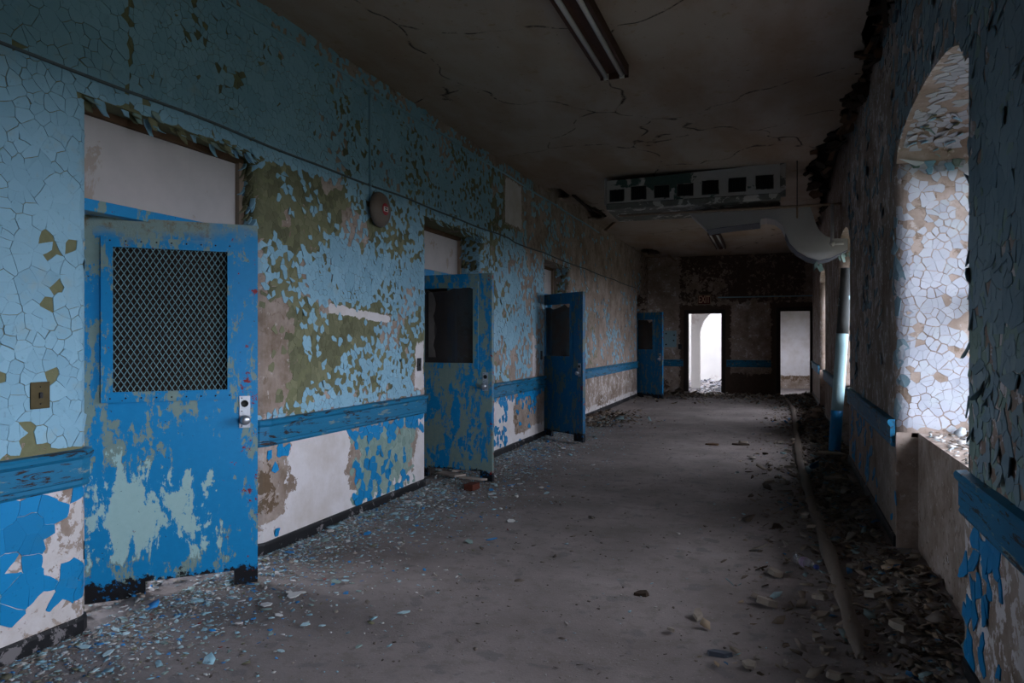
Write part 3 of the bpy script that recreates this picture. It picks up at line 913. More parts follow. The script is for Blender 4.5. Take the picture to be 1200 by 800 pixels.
# windows themselves, out of sight round the reveals
for n_, (a, b) in enumerate(WIN):
    xw = RX((a + b) / 2) + WD - .10
    w = empty('window_%d' % (n_ + 1), (xw, (a + b) / 2, SILL), math.atan(-.0148))
    tag(w, ['arched window in the right wall nearer the viewer than the flaking pier', 'arched window in the right wall opposite the mesh-screened door', 'arched window in the right wall that the hanging duct leads into', 'arched window in the right wall closest to the end wall'][n_], 'window', kind='structure')
    hw = (b - a) / 2; zt = ARCH0 - SILL
    fr = bmesh.new()
    for (lo, hi) in (((-.03, -hw, 0), (.03, -hw + .06, zt)), ((-.03, hw - .06, 0), (.03, hw, zt)), ((-.03, -hw, 0), (.03, hw, .07)), ((-.03, -hw, zt - .08), (.03, hw, zt)), ((-.035, -hw, zt * .5 - .03), (.035, hw, zt * .5 + .03))):
        boxbm(lo, hi, 0, fr)
    bmob('window_frame', fr, M_MUNTIN, w)
    for k_ in (1, 2):
        box('muntin', (-.015, -hw + 2 * hw * k_ / 3 - .014, .07), (.015, -hw + 2 * hw * k_ / 3 + .014, zt - .08), M_MUNTIN, w, 0)
    for i in range(3):
        for j in range(2):
            y0_, y1_ = -hw + .06 + (2 * hw - .12) * i / 3 + .015, -hw + .06 + (2 * hw - .12) * (i + 1) / 3 - .015
            z0_, z1_ = (.07, zt * .5 - .03) if j == 0 else (zt * .5 + .03, zt - .08)
            mob('pane', [(0, y0_, z0_), (0, y1_, z0_), (0, y1_, z1_), (0, y0_, z1_)], [(0, 1, 2, 3)], M_GLASS, w)
    # sill board with broken glass and flakes is built further down
    hd = [( -hw * math.cos(t), (arch((a + b) / 2 - hw * math.cos(t), a, b) - SILL)) for t in np.linspace(0, math.pi, 13)]
    Vf = [(0, y, zt) for y, z in hd] + [(0, y, z) for y, z in hd]
    mob('arch_panel', Vf, [(i, i + 1, 13 + i + 1, 13 + i) for i in range(12)], M_MUNTIN, w)
    portal((RX((a + b) / 2) + WD + .03, (a + b) / 2, (SILL + ARCH0) / 2), (0, math.pi / 2, 0), ARCH0 - SILL, b - a)

random.seed(31)
for n_, (a, b) in enumerate(OPEN[:3]):     # ragged paint hanging round the heads and far jambs of the door openings
    for k_ in range((44, 38, 24)[n_]):
        y = b - (b - a) * random.random() ** 1.6
        curl('paint_curl', (WL + random.uniform(-.05, .004), y, OTOP + random.uniform(-.01, .05)), (0, 1, 0), (0, .15, -1), (1, 0, 0), random.uniform(.03, .07), random.uniform(.04, .10), random.uniform(.1, .9), random.choice((M_FILM, M_FILM, M_GREENF, M_GREENF, M_SAGEF)), wall_left)
    for k_ in range(26):
        curl('paint_curl', (WL - random.uniform(.03, (.12, .26, .28)[n_]), b - .006, random.uniform(2.22, 2.66)), (1, 0, 0), (0, -.1, -1), (.2, -1, 0), random.uniform(.03, .06), random.uniform(.04, .09), random.uniform(.2, .9), random.choice((M_FILM, M_GREENF, M_GREENF)), wall_left)
# ------------------------------------------------------------------ end wall, back wall
EX0, EX1, EXT = AT(806, 0, YE)[0], AT(846, 0, YE)[0], 2.20        # exit doorway
ER0, ER1, ERT = AT(914, 0, YE)[0], AT(950, 0, YE)[0], 2.24        # right-hand doorway
ex = [WL, EX0, EX1, ER0, ER1, RX(YE)]
xs_ = axis(WL, RX(YE), .05, ex); zs_ = axis(0, HW, .05, [EXT, ERT])
V, F, P = [], [], []
def wkeep(x, z): return not ((EX0 < x < EX1 and z < EXT) or (ER0 < x < ER1 and z < ERT))
for i in range(len(xs_) - 1):
    for j in range(len(zs_) - 1):
        if wkeep((xs_[i] + xs_[i + 1]) / 2, (zs_[j] + zs_[j + 1]) / 2):
            n0 = len(V)
            for (x, z) in ((xs_[i], zs_[j]), (xs_[i + 1], zs_[j]), (xs_[i + 1], zs_[j + 1]), (xs_[i], zs_[j + 1])): V.append((x, YE, z)); P.append((x, z))
            F.append((n0, n0 + 1, n0 + 2, n0 + 3))
ET = .32
for (a, b, t) in ((EX0, EX1, EXT), (ER0, ER1, ERT)):
    for q in ([(a, YE, 0), (a, YE + ET, 0), (a, YE + ET, t), (a, YE, t)], [(b, YE, 0), (b, YE + ET, 0), (b, YE + ET, t), (b, YE, t)], [(a, YE, t), (b, YE, t), (b, YE + ET, t), (a, YE + ET, t)]):
        n0 = len(V); V += q; P += [(p[0], p[2]) for p in q]; F.append((n0, n0 + 1, n0 + 2, n0 + 3))
P = np.array(P); X_, Z_ = P[:, 0], P[:, 1]
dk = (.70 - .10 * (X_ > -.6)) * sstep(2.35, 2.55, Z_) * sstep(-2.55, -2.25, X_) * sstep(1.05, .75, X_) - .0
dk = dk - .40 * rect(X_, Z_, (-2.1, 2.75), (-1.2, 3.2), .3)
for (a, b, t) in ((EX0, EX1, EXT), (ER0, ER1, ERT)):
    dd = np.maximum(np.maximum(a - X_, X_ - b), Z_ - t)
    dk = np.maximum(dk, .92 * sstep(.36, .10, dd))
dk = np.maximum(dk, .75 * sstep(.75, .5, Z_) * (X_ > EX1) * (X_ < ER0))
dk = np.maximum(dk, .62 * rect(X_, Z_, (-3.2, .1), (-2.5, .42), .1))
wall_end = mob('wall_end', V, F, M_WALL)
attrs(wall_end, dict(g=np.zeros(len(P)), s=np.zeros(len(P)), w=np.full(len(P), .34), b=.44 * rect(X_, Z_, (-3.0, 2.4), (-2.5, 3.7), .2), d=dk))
tag(wall_end, 'dark peeling end wall with two open doorways', 'wall', kind='structure')
wall_back = box('wall_back', (WL - .5, YB - .2, -.1), (RX(YB) + .6, YB, HW), M_ROOM, None, 0)
tag(wall_back, 'plain plaster wall closing the corridor behind the viewer', 'wall', kind='structure')

# ------------------------------------------------------------------ floor
def floor_h(x, y):
    n = fbm(x * 1.2, y * 1.2, 60) - .5
    h = .010 * n
    dr = np.maximum(np.array(RX(y)) - x, 0)
    h = h + .09 * np.clip(1 - dr / .75, 0, 1) ** 1.3 * (.6 + .8 * fbm(x * 3, y * 3, 61)) * sstep(-1, 2, y)
    dl = x - WL
    h = h + .035 * np.clip(1 - dl / .45, 0, 1) ** 1.5 * (.5 + fbm(x * 4, y * 2, 62)) * (x > WL - .2)
    return np.where(x < WL - .2, 0.0, h)
xs_ = axis(WL - .46, RX(YE) + .2, .055, [WL]); ys_ = axis(YB, 1.5, .2, [])[:-1] + axis(1.5, YE + .35, .055, [])
X_, Y_ = np.meshgrid(xs_, ys_); Z_ = floor_h(X_, Y_)
nx, ny = len(xs_), len(ys_)
V = np.stack([X_, Y_, Z_], -1).reshape(-1, 3)
F = [(j * nx + i, j * nx + i + 1, (j + 1) * nx + i + 1, (j + 1) * nx + i) for j in range(ny - 1) for i in range(nx - 1)]
fl = mob('floor', V.tolist(), F, M_FLOOR, None, True)
tag(fl, 'dusty grey concrete corridor floor strewn with grit', 'floor', kind='structure')
box('subfloor', (-7.0, YB - .2, -.30), (2.6, 28.4, -.03), M_FLOOR, fl, 0)
def fz(x, y): return float(floor_h(np.array(x, float), np.array(y, float)))

# ------------------------------------------------------------------ ceiling, torn away along the right wall
def edge_x(y):
    g = np.interp(y, [-4, 4.5, 5.4, 6.5, 7.5, 8.5, 9.2, 10.4, 11.2, 13, 20], [.05, .08, .12, .07, .14, .16, .28, .42, .30, .10, .06])
    return RX(y) - g - .10 * (vnoise(y * 5, 0 * y, 71) - .35) - .04 * (vnoise(y * 14, 0 * y, 73) - .5)
def ceil_h(x, y):
    return H + .03 * (fbm(x * .7, y * .7, 80, 3) - .5) + .010 * (fbm(x * 4, y * 4, 84, 3) - .5) - .035 * np.clip(1 - np.abs(y - 10.2) / 1.3, 0, 1) * 0
ys_ = axis(YB, YE, .08, []); nu = 56
holes = [(12.6, -3.05, .75, .26), (18.8, -2.95, .6, .22), (10.9, -3.1, .4, .14)]
V = []
for y in ys_:
    e = float(edge_x(np.array(y)))
    for i in range(nu + 1): V.append((WL - .02 + (e - WL + .02) * i / nu, y, 0))
V = np.array(V); V[:, 2] = ceil_h(V[:, 0], V[:, 1])
F = []
for j in range(len(ys_) - 1):
    for i in range(nu):
        q = j * (nu + 1) + i; c_ = V[[q, q + 1, q + nu + 1, q + nu + 2]].mean(0)
        nn = vnoise(np.array(c_[0] * 6), np.array(c_[1] * 6), 77)
        if any(((c_[1] - hy) / ry) ** 2 + ((c_[0] - hx) / rx) ** 2 < .75 + .6 * nn for hy, hx, ry, rx in holes): continue
        F.append((q, q + 1, q + nu + 2, q + nu + 1))
ceil = mob('ceiling', V.tolist(), F, M_CEIL)
md = ceil.modifiers.new('thick', 'SOLIDIFY'); md.thickness = .03; md.offset = 1
tag(ceil, 'brown-stained cracked plaster ceiling torn open along the right wall', 'ceiling', kind='structure')
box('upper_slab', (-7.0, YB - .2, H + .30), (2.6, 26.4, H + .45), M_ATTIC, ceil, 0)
box('upper_slab', (-.55, 26.4, H + .30), (2.6, 28.4, H + .45), M_ATTIC, ceil, 0)      # opening added in the roof over the passage end, to brighten it
blocker = box('porch_roof', (RX(0) + WD, 2.75, 2.98), (RX(0) + WD + 1.5, 7.4, 3.14), M_WOOD, None, 0)  # added out of view to keep high sky light off the nearby floor
tag(blocker, 'deep eave over the outside of the window opposite the mesh-screened door', 'eave', kind='structure')
random.seed(5)
for k_ in range(46):     # laths and splinters in the torn strip
    y = 3.8 + k_ * .155 + random.uniform(-.06, .06) if k_ < 38 else random.uniform(10, 15)
    e = float(edge_x(np.array(y)))
    along = random.random() < .75; L_ = random.uniform(.3, .7) if along else random.uniform(.10, .24); w_ = random.uniform(.025, .06)
    o = box('lath', (-L_ / 2, -w_ / 2, -.006), (L_ / 2, w_ / 2, .006), M_LATH if random.random() < .7 else M_WOOD, ceil, 0)
    o.location = ((e + RX(y)) / 2, y, H + random.uniform(-.10, .06))
    o.rotation_euler = (random.uniform(-.5, .5), random.uniform(-.18, .18), math.pi / 2 + random.uniform(-.25, .25) if along else random.uniform(-.7, .7))
for k_ in range(30):     # scabs of plaster hanging from the tear
    y = random.uniform(4.0, 12.0); e = float(edge_x(np.array(y))); r = random.uniform(.05, .14)
    n_ = random.randint(5, 7)
    poly = [(r * random.uniform(.6, 1.1) * math.cos(2 * math.pi * i / n_), r * random.uniform(.6, 1.1) * math.sin(2 * math.pi * i / n_)) for i in range(n_)]
    o = prism('plaster_scab', poly, -.012, .012, random.choice((M_LATH, M_LATH, M_ATTIC, M_WOOD)), ceil)
    o.location = (e + random.uniform(-.02, .10), y, H - random.uniform(0, .08)); o.rotation_euler = (random.uniform(.9, 1.8), random.uniform(-.5, .5), random.uniform(0, 6))
for (px, py, L_, rx, rz) in ((690, 240, .75, .35, .9), (702, 262, .6, -.5, 1.3), (680, 236, .9, .1, 1.5), (766, 300, .5, .2, .6), (790, 303, .5, .3, 1.2)):
    x, y = ZP(px, py, H - .03)
    o = box('lath', (-L_ / 2, -.03, -.012), (L_ / 2, .03, .012), M_WOODL if L_ < .7 else M_LATH, ceil, .002)
    o.location = (max(x, WL + .35), min(y, YE - .4), H - .06); o.rotation_euler = (.2, rx, rz)

# ------------------------------------------------------------------ rooms beyond the walls (dim behind the doors, daylit beyond the end wall)
def rm(name, lo, hi, label, mat=M_ROOM):
    o = box(name, lo, hi, mat, None, 0); tag(o, label, 'wall', kind='structure'); return o
XO = -6.6
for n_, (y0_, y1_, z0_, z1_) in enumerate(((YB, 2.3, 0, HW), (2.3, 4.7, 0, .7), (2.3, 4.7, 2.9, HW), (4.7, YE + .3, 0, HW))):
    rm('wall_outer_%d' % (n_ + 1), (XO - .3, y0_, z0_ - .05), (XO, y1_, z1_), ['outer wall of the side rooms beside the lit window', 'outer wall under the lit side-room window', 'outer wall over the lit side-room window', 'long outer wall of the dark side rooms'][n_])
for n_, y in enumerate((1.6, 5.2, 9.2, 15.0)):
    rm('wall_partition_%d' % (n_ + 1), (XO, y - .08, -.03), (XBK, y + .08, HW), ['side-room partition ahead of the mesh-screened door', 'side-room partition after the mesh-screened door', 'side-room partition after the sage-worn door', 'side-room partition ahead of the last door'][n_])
portal((XO - .35, 3.5, 1.8), (0, -math.pi / 2, 0), 2.2, 2.4)
# beyond the exit doorway: a bright passage open to daylight on its left, with an arch across it
Y2 = YE + ET
rm('wall_end_backing', (XO, YE + .02, -.05), (WL, Y2, HW), 'end wall backing beside the last side room')
rm('wall_divider', (-.55, Y2, -.05), (-.30, 27.9, HW), 'pale wall between the bright passage and the room beside it', M_ROOMW)
rm('wall_passage_end', (XO, 27.9, -.05), (2.4, 28.2, HW), 'far white wall at the end of the bright passage', M_ROOMW)
for n_, (y0_, y1_) in enumerate(((Y2, 20.9), (22.7, 23.1), (24.9, 25.3), (27.1, 27.9))):
    rm('wall_passage_pier_%d' % (n_ + 1), (-4.1, y0_, -.05), (-3.8, y1_, HW), ['pier of the bright passage against the end wall', 'pier of the bright passage before the arch', 'pier of the bright passage after the arch', 'last pier of the bright passage'][n_], M_ROOMW)
portal((-4.15, 24.0, 1.8), (0, -math.pi / 2, 0), 3.4, 6.4)
for n_, y in enumerate((22.9,)):   # arch across the passage
    pts = [(-.55, HW), (-2.30, HW), (-2.30, 0), (-2.05, 0), (-2.05, 1.6)]
    for t in np.linspace(0, math.pi / 2, 14)[1:]: pts.append((-1.05 - 1.0 * math.cos(t), 1.6 + .95 * math.sin(t)))
    pts += [(-.55, 2.55)]
    o = prism('wall_arch', pts, y - .15, y + .15, M_ROOMW); tag(o, 'white arch across the bright passage beyond the exit doorway', 'arch', kind='structure')
# room beyond the right-hand doorway
gx_, gz_ = np.meshgrid(np.linspace(-.30, 2.4, 46), np.linspace(-.05, HW, 64)); ng = gx_.size
o = mob('wall_side_room', np.stack([gx_, np.full_like(gx_, 24.2), gz_], -1).reshape(-1, 3).tolist(), [(j * 46 + i, j * 46 + i + 1, (j + 1) * 46 + i + 1, (j + 1) * 46 + i) for j in range(63) for i in range(45)], M_WALL)
gx_, gz_ = gx_.ravel(), gz_.ravel()
attrs(o, dict(g=0 * gx_, s=0 * gx_, d=0 * gx_, w=.9 - .6 * (gz_ < .35), b=.75 * rect(gx_, gz_, (.2, .15), (1.4, .62), .16)))
tag(o, 'pale stained plaster wall seen through the right-hand doorway', 'wall', kind='structure')
rm('wall_side_room_sill', (2.15, Y2, -.05), (2.4, 24.2, .9), 'window breast of the room past the right-hand doorway', M_ROOM)
rm('wall_side_room_head', (2.15, Y2, 2.1), (2.4, 24.2, HW), 'window head of the room past the right-hand doorway', M_ROOM)
rm('wall_side_room_corner', (RX(YE), YE, -.05), (2.4, Y2, HW), 'corner block where the right wall meets the end wall', M_ROOM)
rm('wall_side_room_pier', (2.15, 22.5, .9), (2.4, 24.2, 2.1), 'pier beside the window of the room past the right-hand doorway', M_ROOM)
portal((2.45, 21.5, 1.5), (0, math.pi / 2, 0), 1.2, 1.9)
gnd = box('ground', (-60, -60, -1.2), (60, 80, -1.0), M_GROUND, None, 0)
tag(gnd, 'rough grass ground outside the building', 'ground', kind='structure')

# ------------------------------------------------------------------ chair rails and baseboards (wrapping the rounded corners)
RAILP = [(0, RAIL0), (.022, RAIL0 + .004), (.030, RAIL0 + .018), (.024, RAIL0 + .034), (.030, RAIL0 + .040), (.030, RAIL1 - .045), (.036, RAIL1 - .040), (.046, RAIL1 - .028), (.048, RAIL1 - .012), (.040, RAIL1), (0, RAIL1 + .004)]
BASEP = [(0, 0), (.016, 0), (.016, .095), (.012, .110), (0, .112)]
def sweep(name, plan, prof, mat, parent=None):
    """profile (out, z) swept along plan points (x, y, nx, ny)"""
    V, F = [], []; n = len(prof)
    for (x, y, nx_, ny_) in plan:
        for (o_, z) in prof: V.append((x + nx_ * o_, y + ny_ * o_, z))
    for i in range(len(plan) - 1):
        for k_ in range(n - 1):
            F.append((i * n + k_, (i + 1) * n + k_, (i + 1) * n + k_ + 1, i * n + k_ + 1))
    F.append(tuple(range(n))); F.append(tuple((len(plan) - 1) * n + k_ for k_ in range(n - 1, -1, -1)))
    return mob(name, V, F, mat, parent)
def plan_left(s0, s1):
    n = max(8, int((s1 - s0) / .05)); out = []
    for t in np.linspace(s0, s1, n):
        p, nn = map_left(float(t), .5); out.append((p[0], p[1], nn[0], nn[1]))
    return out
secs = [(1.2 - 5.2, OPEN[0][0] + .10)] + [(OPEN[i][1] - .10, OPEN[i + 1][0] + .10) for i in range(3)] + [(OPEN[3][1] - .10, YE)]
rl_lab = ['blue moulded chair rail ending at the near jamb of the mesh-screened door', 'chipped blue chair rail between the mesh-screened door and the sage-worn door', 'chipped blue chair rail between the sage-worn door and the dark blue door', 'long blue chair rail between the dark blue door and the last side door', 'short stub of chair rail between the last side door and the end wall']
bl = empty('baseboard_left', (WL, 0, 0)); tag(bl, 'chipped black baseboard running along the foot of the left wall', 'baseboard', kind='structure')
for n_, (s0, s1) in enumerate(secs):
    s1b, s0b = (s1 - .07, s0 + .07)
    o = sweep('trim_%d' % (n_ + 1), plan_left(s0 if n_ == 0 else s0b, s1b), RAILP, M_RAIL)
    tag(o, rl_lab[n_], 'chair rail', kind='structure')
    o = sweep('baseboard_section', plan_left(s0, s1), BASEP, M_BASE, bl); o.location.x = -WL
def plan_right(y0_, y1_):
    return [(RX(y), y, -1, 0) for y in np.linspace(y0_, y1_, max(3, int((y1_ - y0_) / .3)))]
rr_lab = ['blue chair rail on the flaking grey-blue pier beside the first window niche', 'short dark blue chair rail on the pier between two window niches', 'dark chair rail on the pier past the leaning pipe', 'dark chair rail on the right wall by the end wall']
for n_, (y0_, y1_) in enumerate(((2.10, 3.46), (5.50, 9.08), (10.92, 14.25), (16.33, YE))):
    o = sweep('trim_%d' % (n_ + 6), plan_right(y0_, y1_), RAILP, M_RAIL); tag(o, rr_lab[n_], 'chair rail', kind='structure')
br_ = empty('baseboard_right', (RX(5), 5, 0)); tag(br_, 'black baseboard along the foot of the right wall, half buried in debris', 'baseboard', kind='structure')
for (y0_, y1_) in ((2.06, 3.47), (5.47, 9.12), (10.88, 14.29), (16.29, YE)):
    o = sweep('baseboard_section', plan_right(y0_, y1_), [(o_, z + .05) for o_, z in BASEP], M_BASE, br_); o.location = (-RX(5), -5, 0)
for n_, (x0, x1) in enumerate(((WL, EX0 - .12), (EX1 + .12, ER0 - .22))):
    o = sweep('trim_%d' % (n_ + 10), [(x, YE, 0, -1) for x in np.linspace(x0, x1, 4)], RAILP, M_RAIL)
    tag(o, ['dark chair rail on the end wall left of the exit doorway, under the panel box', 'dark chair rail on the end wall between the two doorways'][n_], 'chair rail', kind='structure')

# door casings in the end wall
M_DKF = plain('charred_door_frame', (.028, .020, .017), .5, 14, .7, col2=(.06, .08, .09), at=.66)
for n_, (a, b, t, lab) in enumerate(((EX0, EX1, EXT, 'dark frame of the doorway under the exit sign'), (ER0, ER1, ERT, 'dark frame of the doorway beside the right wall'))):
    o = empty('trim_%d' % (n_ + 12), ((a + b) / 2, YE, 0)); tag(o, lab, 'door frame', kind='structure'); m = (a + b) / 2; w_ = (b - a) / 2
    box('jamb', (-w_ - .09, -.03, 0), (-w_ + .015, .12, t), M_DKF, o); box('jamb', (w_ - .015, -.03, 0), (w_ + .09, .12, t), M_DKF, o)
    box('head', (-w_ - .09, -.03, t - .015), (w_ + .09, .12, t + .09), M_DKF, o)
o = box('trim_14', (EX1 - .1, YE - .03, 2.60), (ER1 + .2, YE, 2.63), M_CONDUIT); tag(o, 'pale horizontal conduit strip across the end wall above the doorways', 'conduit', kind='structure')

# ------------------------------------------------------------------ side doors
LEAFH, LEAFT = 2.14, .045
def ring_bm(x0, x1, z0, z1, w, y0, y1):
    xc = [x0, x0 + w, x1 - w, x1]; zc = [z0, z0 + w, z1 - w, z1]
    return plate_bm(xc, zc, lambda i, j: not (i == 1 and j == 1), y0, y1)
def side_door(n_, hinge, free, win, opening, label, mat, screen, notch, plate_z):
    hx, hy = hinge; fx, fy = free
    w = math.hypot(fx - hx, fy - hy); rz = math.atan2(fy - hy, fx - hx)
    o = empty('door_%d' % n_, (hx, hy, .025), rz); tag(o, label, 'door', kind='structure')
    x0, x1, z0, z1 = win; nl, nr, nh = notch
    xc = sorted({0, x0, x1, w, nl, nr}); zc = [0, nh, z0, z1, LEAFH]
    def keep(i, j):
        xm, zm = (xc[i] + xc[i + 1]) / 2, (zc[j] + zc[j + 1]) / 2
        return not (x0 < xm < x1 and z0 < zm < z1) and not (nl < xm < nr and zm < nh)
    lb = plate_bm(xc, zc, keep, 0, LEAFT)
    bmesh.ops.remove_doubles(lb, verts=lb.verts, dist=1e-5)
    bmob('leaf', lb, mat, o)
    fl_ = bmob('window_frame', ring_bm(max(.0, x0 - .045), x1 + .045, z0 - .045, z1 + .045, .058, -.020, 0.0), mat, o)
    if screen:
        sv, sf = [], []
        nd = 19; pw = (x1 - x0) / nd; ph = .052; nr_ = int((z1 - z0) / ph)
        def strip(pts):
            V_, F_ = tube_vf(pts, .0027, 4, False); b0 = len(sv); sv.extend(V_); sf.extend([tuple(b0 + q for q in f) for f in F_])
        sl = ph / pw
        for sgn in (1, -1):
            # straight diagonals clipped to the opening
            span = (z1 - z0) / sl
            for k_ in range(-nr_ - 2, nd + nr_ + 3):
                xa = x0 + k_ * pw
                pts = []
                if sgn > 0: p0, p1 = (xa, z0), (xa + span, z1)
                else: p0, p1 = (xa, z1), (xa + span, z0)
                t0 = max(0, (x0 - p0[0]) / (p1[0] - p0[0])); t1 = min(1, (x1 - p0[0]) / (p1[0] - p0[0]))
                if t1 - t0 < .01: continue
                q0 = (p0[0] + (p1[0] - p0[0]) * t0, p0[1] + (p1[1] - p0[1]) * t0); q1 = (p0[0] + (p1[0] - p0[0]) * t1, p0[1] + (p1[1] - p0[1]) * t1)
                yy = .006 + .002 * sgn
                strip([(q0[0], yy, q0[1]), (q1[0], yy, q1[1])])
        mob('wire_mesh', sv, sf, M_MESHW, o)
        mob('pane', [(x0, .030, z0), (x1, .030, z0), (x1, .030, z1), (x0, .030, z1)], [(0, 1, 2, 3)], M_BROWN_PANE, o)
        for k_ in range(9):
            for zz in (z0 - .022, z1 + .022):
                s_ = lathe('screw', [(.005, 0), (.005, .002), (.003, .0035)], M_STEELDK, fl_, 8); s_.location = (x0 + (x1 - x0) * k_ / 8, -.020, zz); s_.rotation_euler = (math.pi / 2, 0, 0)
    else:
        # what is left of the glass: a jagged dark sheet
        pts = [(x0, z0), (x1, z0)]
        random.seed(40 + n_)
        k_ = 7
        top = [(x1 - (x1 - x0) * i / k_, z1 - (random.uniform(.0, .10) if n_ != 2 else random.uniform(0, .06))) for i in range(k_ + 1)]
        o_ = prism('pane', pts + top, .020, .024, M_DARKG, o)
        # a drooping torn strip of film on the inside
        if n_ == 2:
            tv = []
            for i in range(12):
                t = i / 11; z = z1 - .05 - t * (z1 - z0 - .12)
                xw_ = x0 + .10 + .045 * abs(math.sin(t * 8)) ; tv += [(x0 + .055, .012, z), (xw_, .016 - .01 * math.sin(t * 8), z)]
            mob('torn_film', tv, [(2 * i, 2 * i + 1, 2 * i + 3, 2 * i + 2) for i in range(11)], M_TORN, o).modifiers.new('t', 'SOLIDIFY').thickness = .002
    lk = box('lock_plate', (w - .105, -.006, plate_z), (w - .043, 0, plate_z + .19), M_STEEL, o, .002)
    kn = lathe('knob', [(.012, 0), (.012, .018), (.024, .028), (.030, .042), (.026, .056), (.012, .062)], M_STEEL, lk, 20); kn.location = (w - .074, -.006, plate_z + .05); kn.rotation_euler = (math.pi / 2, 0, 0)
    kh = lathe('lock_cylinder', [(.021, 0), (.021, .003), (.016, .004), (.014, .002)], M_GRILLE, lk, 18); kh.location = (w - .074, -.006, plate_z + .145); kh.rotation_euler = (math.pi / 2, 0, 0)
    for zz in (plate_z + .012, plate_z + .178, plate_z + .10):
        s_ = lathe('screw', [(.004, 0), (.004, .0015), (.002, .003)], M_STEELDK, lk, 8); s_.location = (w - .09, -.006, zz); s_.rotation_euler = (math.pi / 2, 0, 0)
    for zz in (.25, 1.05, 1.85):
        V_, F_ = tube_vf([(-.008, .0, zz), (-.008, .0, zz + .10)], .009, 8); mob('hinge', V_, F_, M_STEELDK, o, True)
    # frame and boarded transom set into the reveal (placed in wall axes)
    a, b = opening
    inv = Matrix.Rotation(-rz, 4, 'Z') @ Matrix.Translation((-hx, -hy, -.025))
    def fixed(nm, lo, hi, mt, bev=.004):
        q = box(nm, lo, hi, mt, o, bev); q.data.transform(inv); return q
    xf = WL - BR - RVD + .02
    fixed('frame_jamb', (xf, a, 0), (xf + .10, a + .07, 2.20), M_FRAME); fixed('frame_jamb', (xf, b - .07, 0), (xf + .10, b, 2.20), M_FRAME)
    rc = (.15, .29, .32, .30)[n_ - 1]; zb0 = 2.212 if n_ == 1 else 2.245
    if n_ == 1: fixed('transom_bar', (WL - .20, a, 2.150), (WL - .11, b, 2.212), M_FRAME)
    fixed('frame_head', (xf, a, 2.17), (xf + .14, b, 2.24), M_FRAME)
    fixed('transom_board', (WL - rc - .025, a, zb0), (WL - rc, b - .01, 2.66), M_WHITEB)
    fixed('lintel_strip', (WL - rc - .03, a, 2.655), (WL - rc + .03, b, OTOP - .004), M_WOOD)
    fixed('transom_batten', (WL - rc - .015, b - .05, zb0), (WL - rc + .035, b, 2.66), M_WOODL)
    return o
M_MESHW = plain('mesh_wire_paint', (.16, .27, .29), .25, 20, .5)
M_TORN = plain('torn_grey_film', (.10, .09, .085), .3, 9, .6)
M_FRAME = door_material('door_frame_enamel', 9, .52)
side_door(1, (-3.555, 2.965), (-2.907, 3.594), (.125, .745, 1.150, 1.985), OPEN[0], 'bright blue door with a wire-mesh screened window, standing ajar', door_material('door_enamel_teal', 1, .528, (.16, .80)), True, (.30, .77, .085), .93)
side_door(2, (-3.545, 6.985), (-2.690, 6.925), (.05, .66, 1.20, 2.01), OPEN[1], 'blue door worn to sage green below, broken window, opened square into the corridor', door_material('door_enamel_sage', 2, .485, None, .02, .82), False, (.10, .72, .10), .93)
side_door(3, (-3.270, 10.58), (-2.511, 10.016), (.04, .68, 1.20, 1.99), OPEN[2], 'dark blue door with a black window, swung past square', door_material('door_enamel_dark', 3, .54, None, .10, .50), False, (.20, .74, .09), .93)  # paint darkened to stand for the weak light on this leaf
side_door(4, (-3.270, 18.61), (-2.519, 18.037), (.06, .64, 1.20, 1.97), OPEN[3], 'small far blue door swung open beside the end wall', door_material('door_enamel_far', 4, .54, None, .03, .72), False, (.25, .60, .05), .93)

# ------------------------------------------------------------------ things on the left wall
def on_left(px, py):
    y, z = LW(px, py); return (WL, y, z)
# fire alarm gong
p = on_left(438, 246)
bell = empty('fire_bell', p, 0); tag(bell, 'round drab fire alarm bell with a red badge, high on the left wall', 'bell')
g_ = lathe('gong', [(.145, .045), (.152, .050), (.150, .068), (.135, .090), (.10, .106), (.05, .114), (.012, .116)], M_BELL, bell, 36); g_.rotation_euler = (0, math.pi / 2, 0)
g_ = lathe('back_box', [(.070, .002), (.070, .05)], M_CABLE, bell, 20); g_.rotation_euler = (0, math.pi / 2, 0)
bd = lathe('badge', [(.052, .1105), (.052, .1175), (.048, .119)], M_RED, bell, 28); bd.rotation_euler = (0, math.pi / 2, 0)
box('badge_band', (.1185, -.036, -.020), (.1205, .036, .020), M_PALE, bd, 0).rotation_euler = (0, -math.pi / 2, 0)
for k_ in (-1, 1): box('badge_mark', (.1200, -.020, -.006 + k_ * .0095), (.1215, .020, .005 + k_ * .0095), M_BLACK, bd, 0).rotation_euler = (0, -math.pi / 2, 0)

# conduits
yb_, zb_ = LW(432, 105)
o = empty('wall_conduit', (WL, yb_, zb_)); tag(o, 'blue-painted conduit run just under the ceiling with a drop to the bell', 'conduit')
V_, F_ = tube_vf([(.012, y - yb_, .006 * math.sin(y * 3)) for y in np.arange(YB + .1, 14.5, .4)], .012, 8); mob('run', V_, F_, M_CONDUIT, o, True)
V_, F_ = tube_vf([(.012, 0, 0), (.012, 0.0, -.4), (.012, .01, p[2] - zb_ + .06)], .011, 8); mob('drop', V_, F_, M_CONDUIT, o, True)
box('junction', (0, -.03, -.03), (.03, .03, .03), M_CONDUIT, o, .006)
pts = []
for y in np.arange(YB + .1, 18.5, .25):
    base = 2.795 + .006 * math.sin(y * 2.3); sag = -.028 * math.sin((y % 2.6) / 2.6 * math.pi) if y > 9 else -.004 * math.sin(y * 5)
    pts.append((WL + .014, y, base + sag))
o = tube('wall_cable', pts, .0085, M_CABLE, None, 7); tag(o, 'thin grey cable stapled along the left wall above the doors', 'cable')

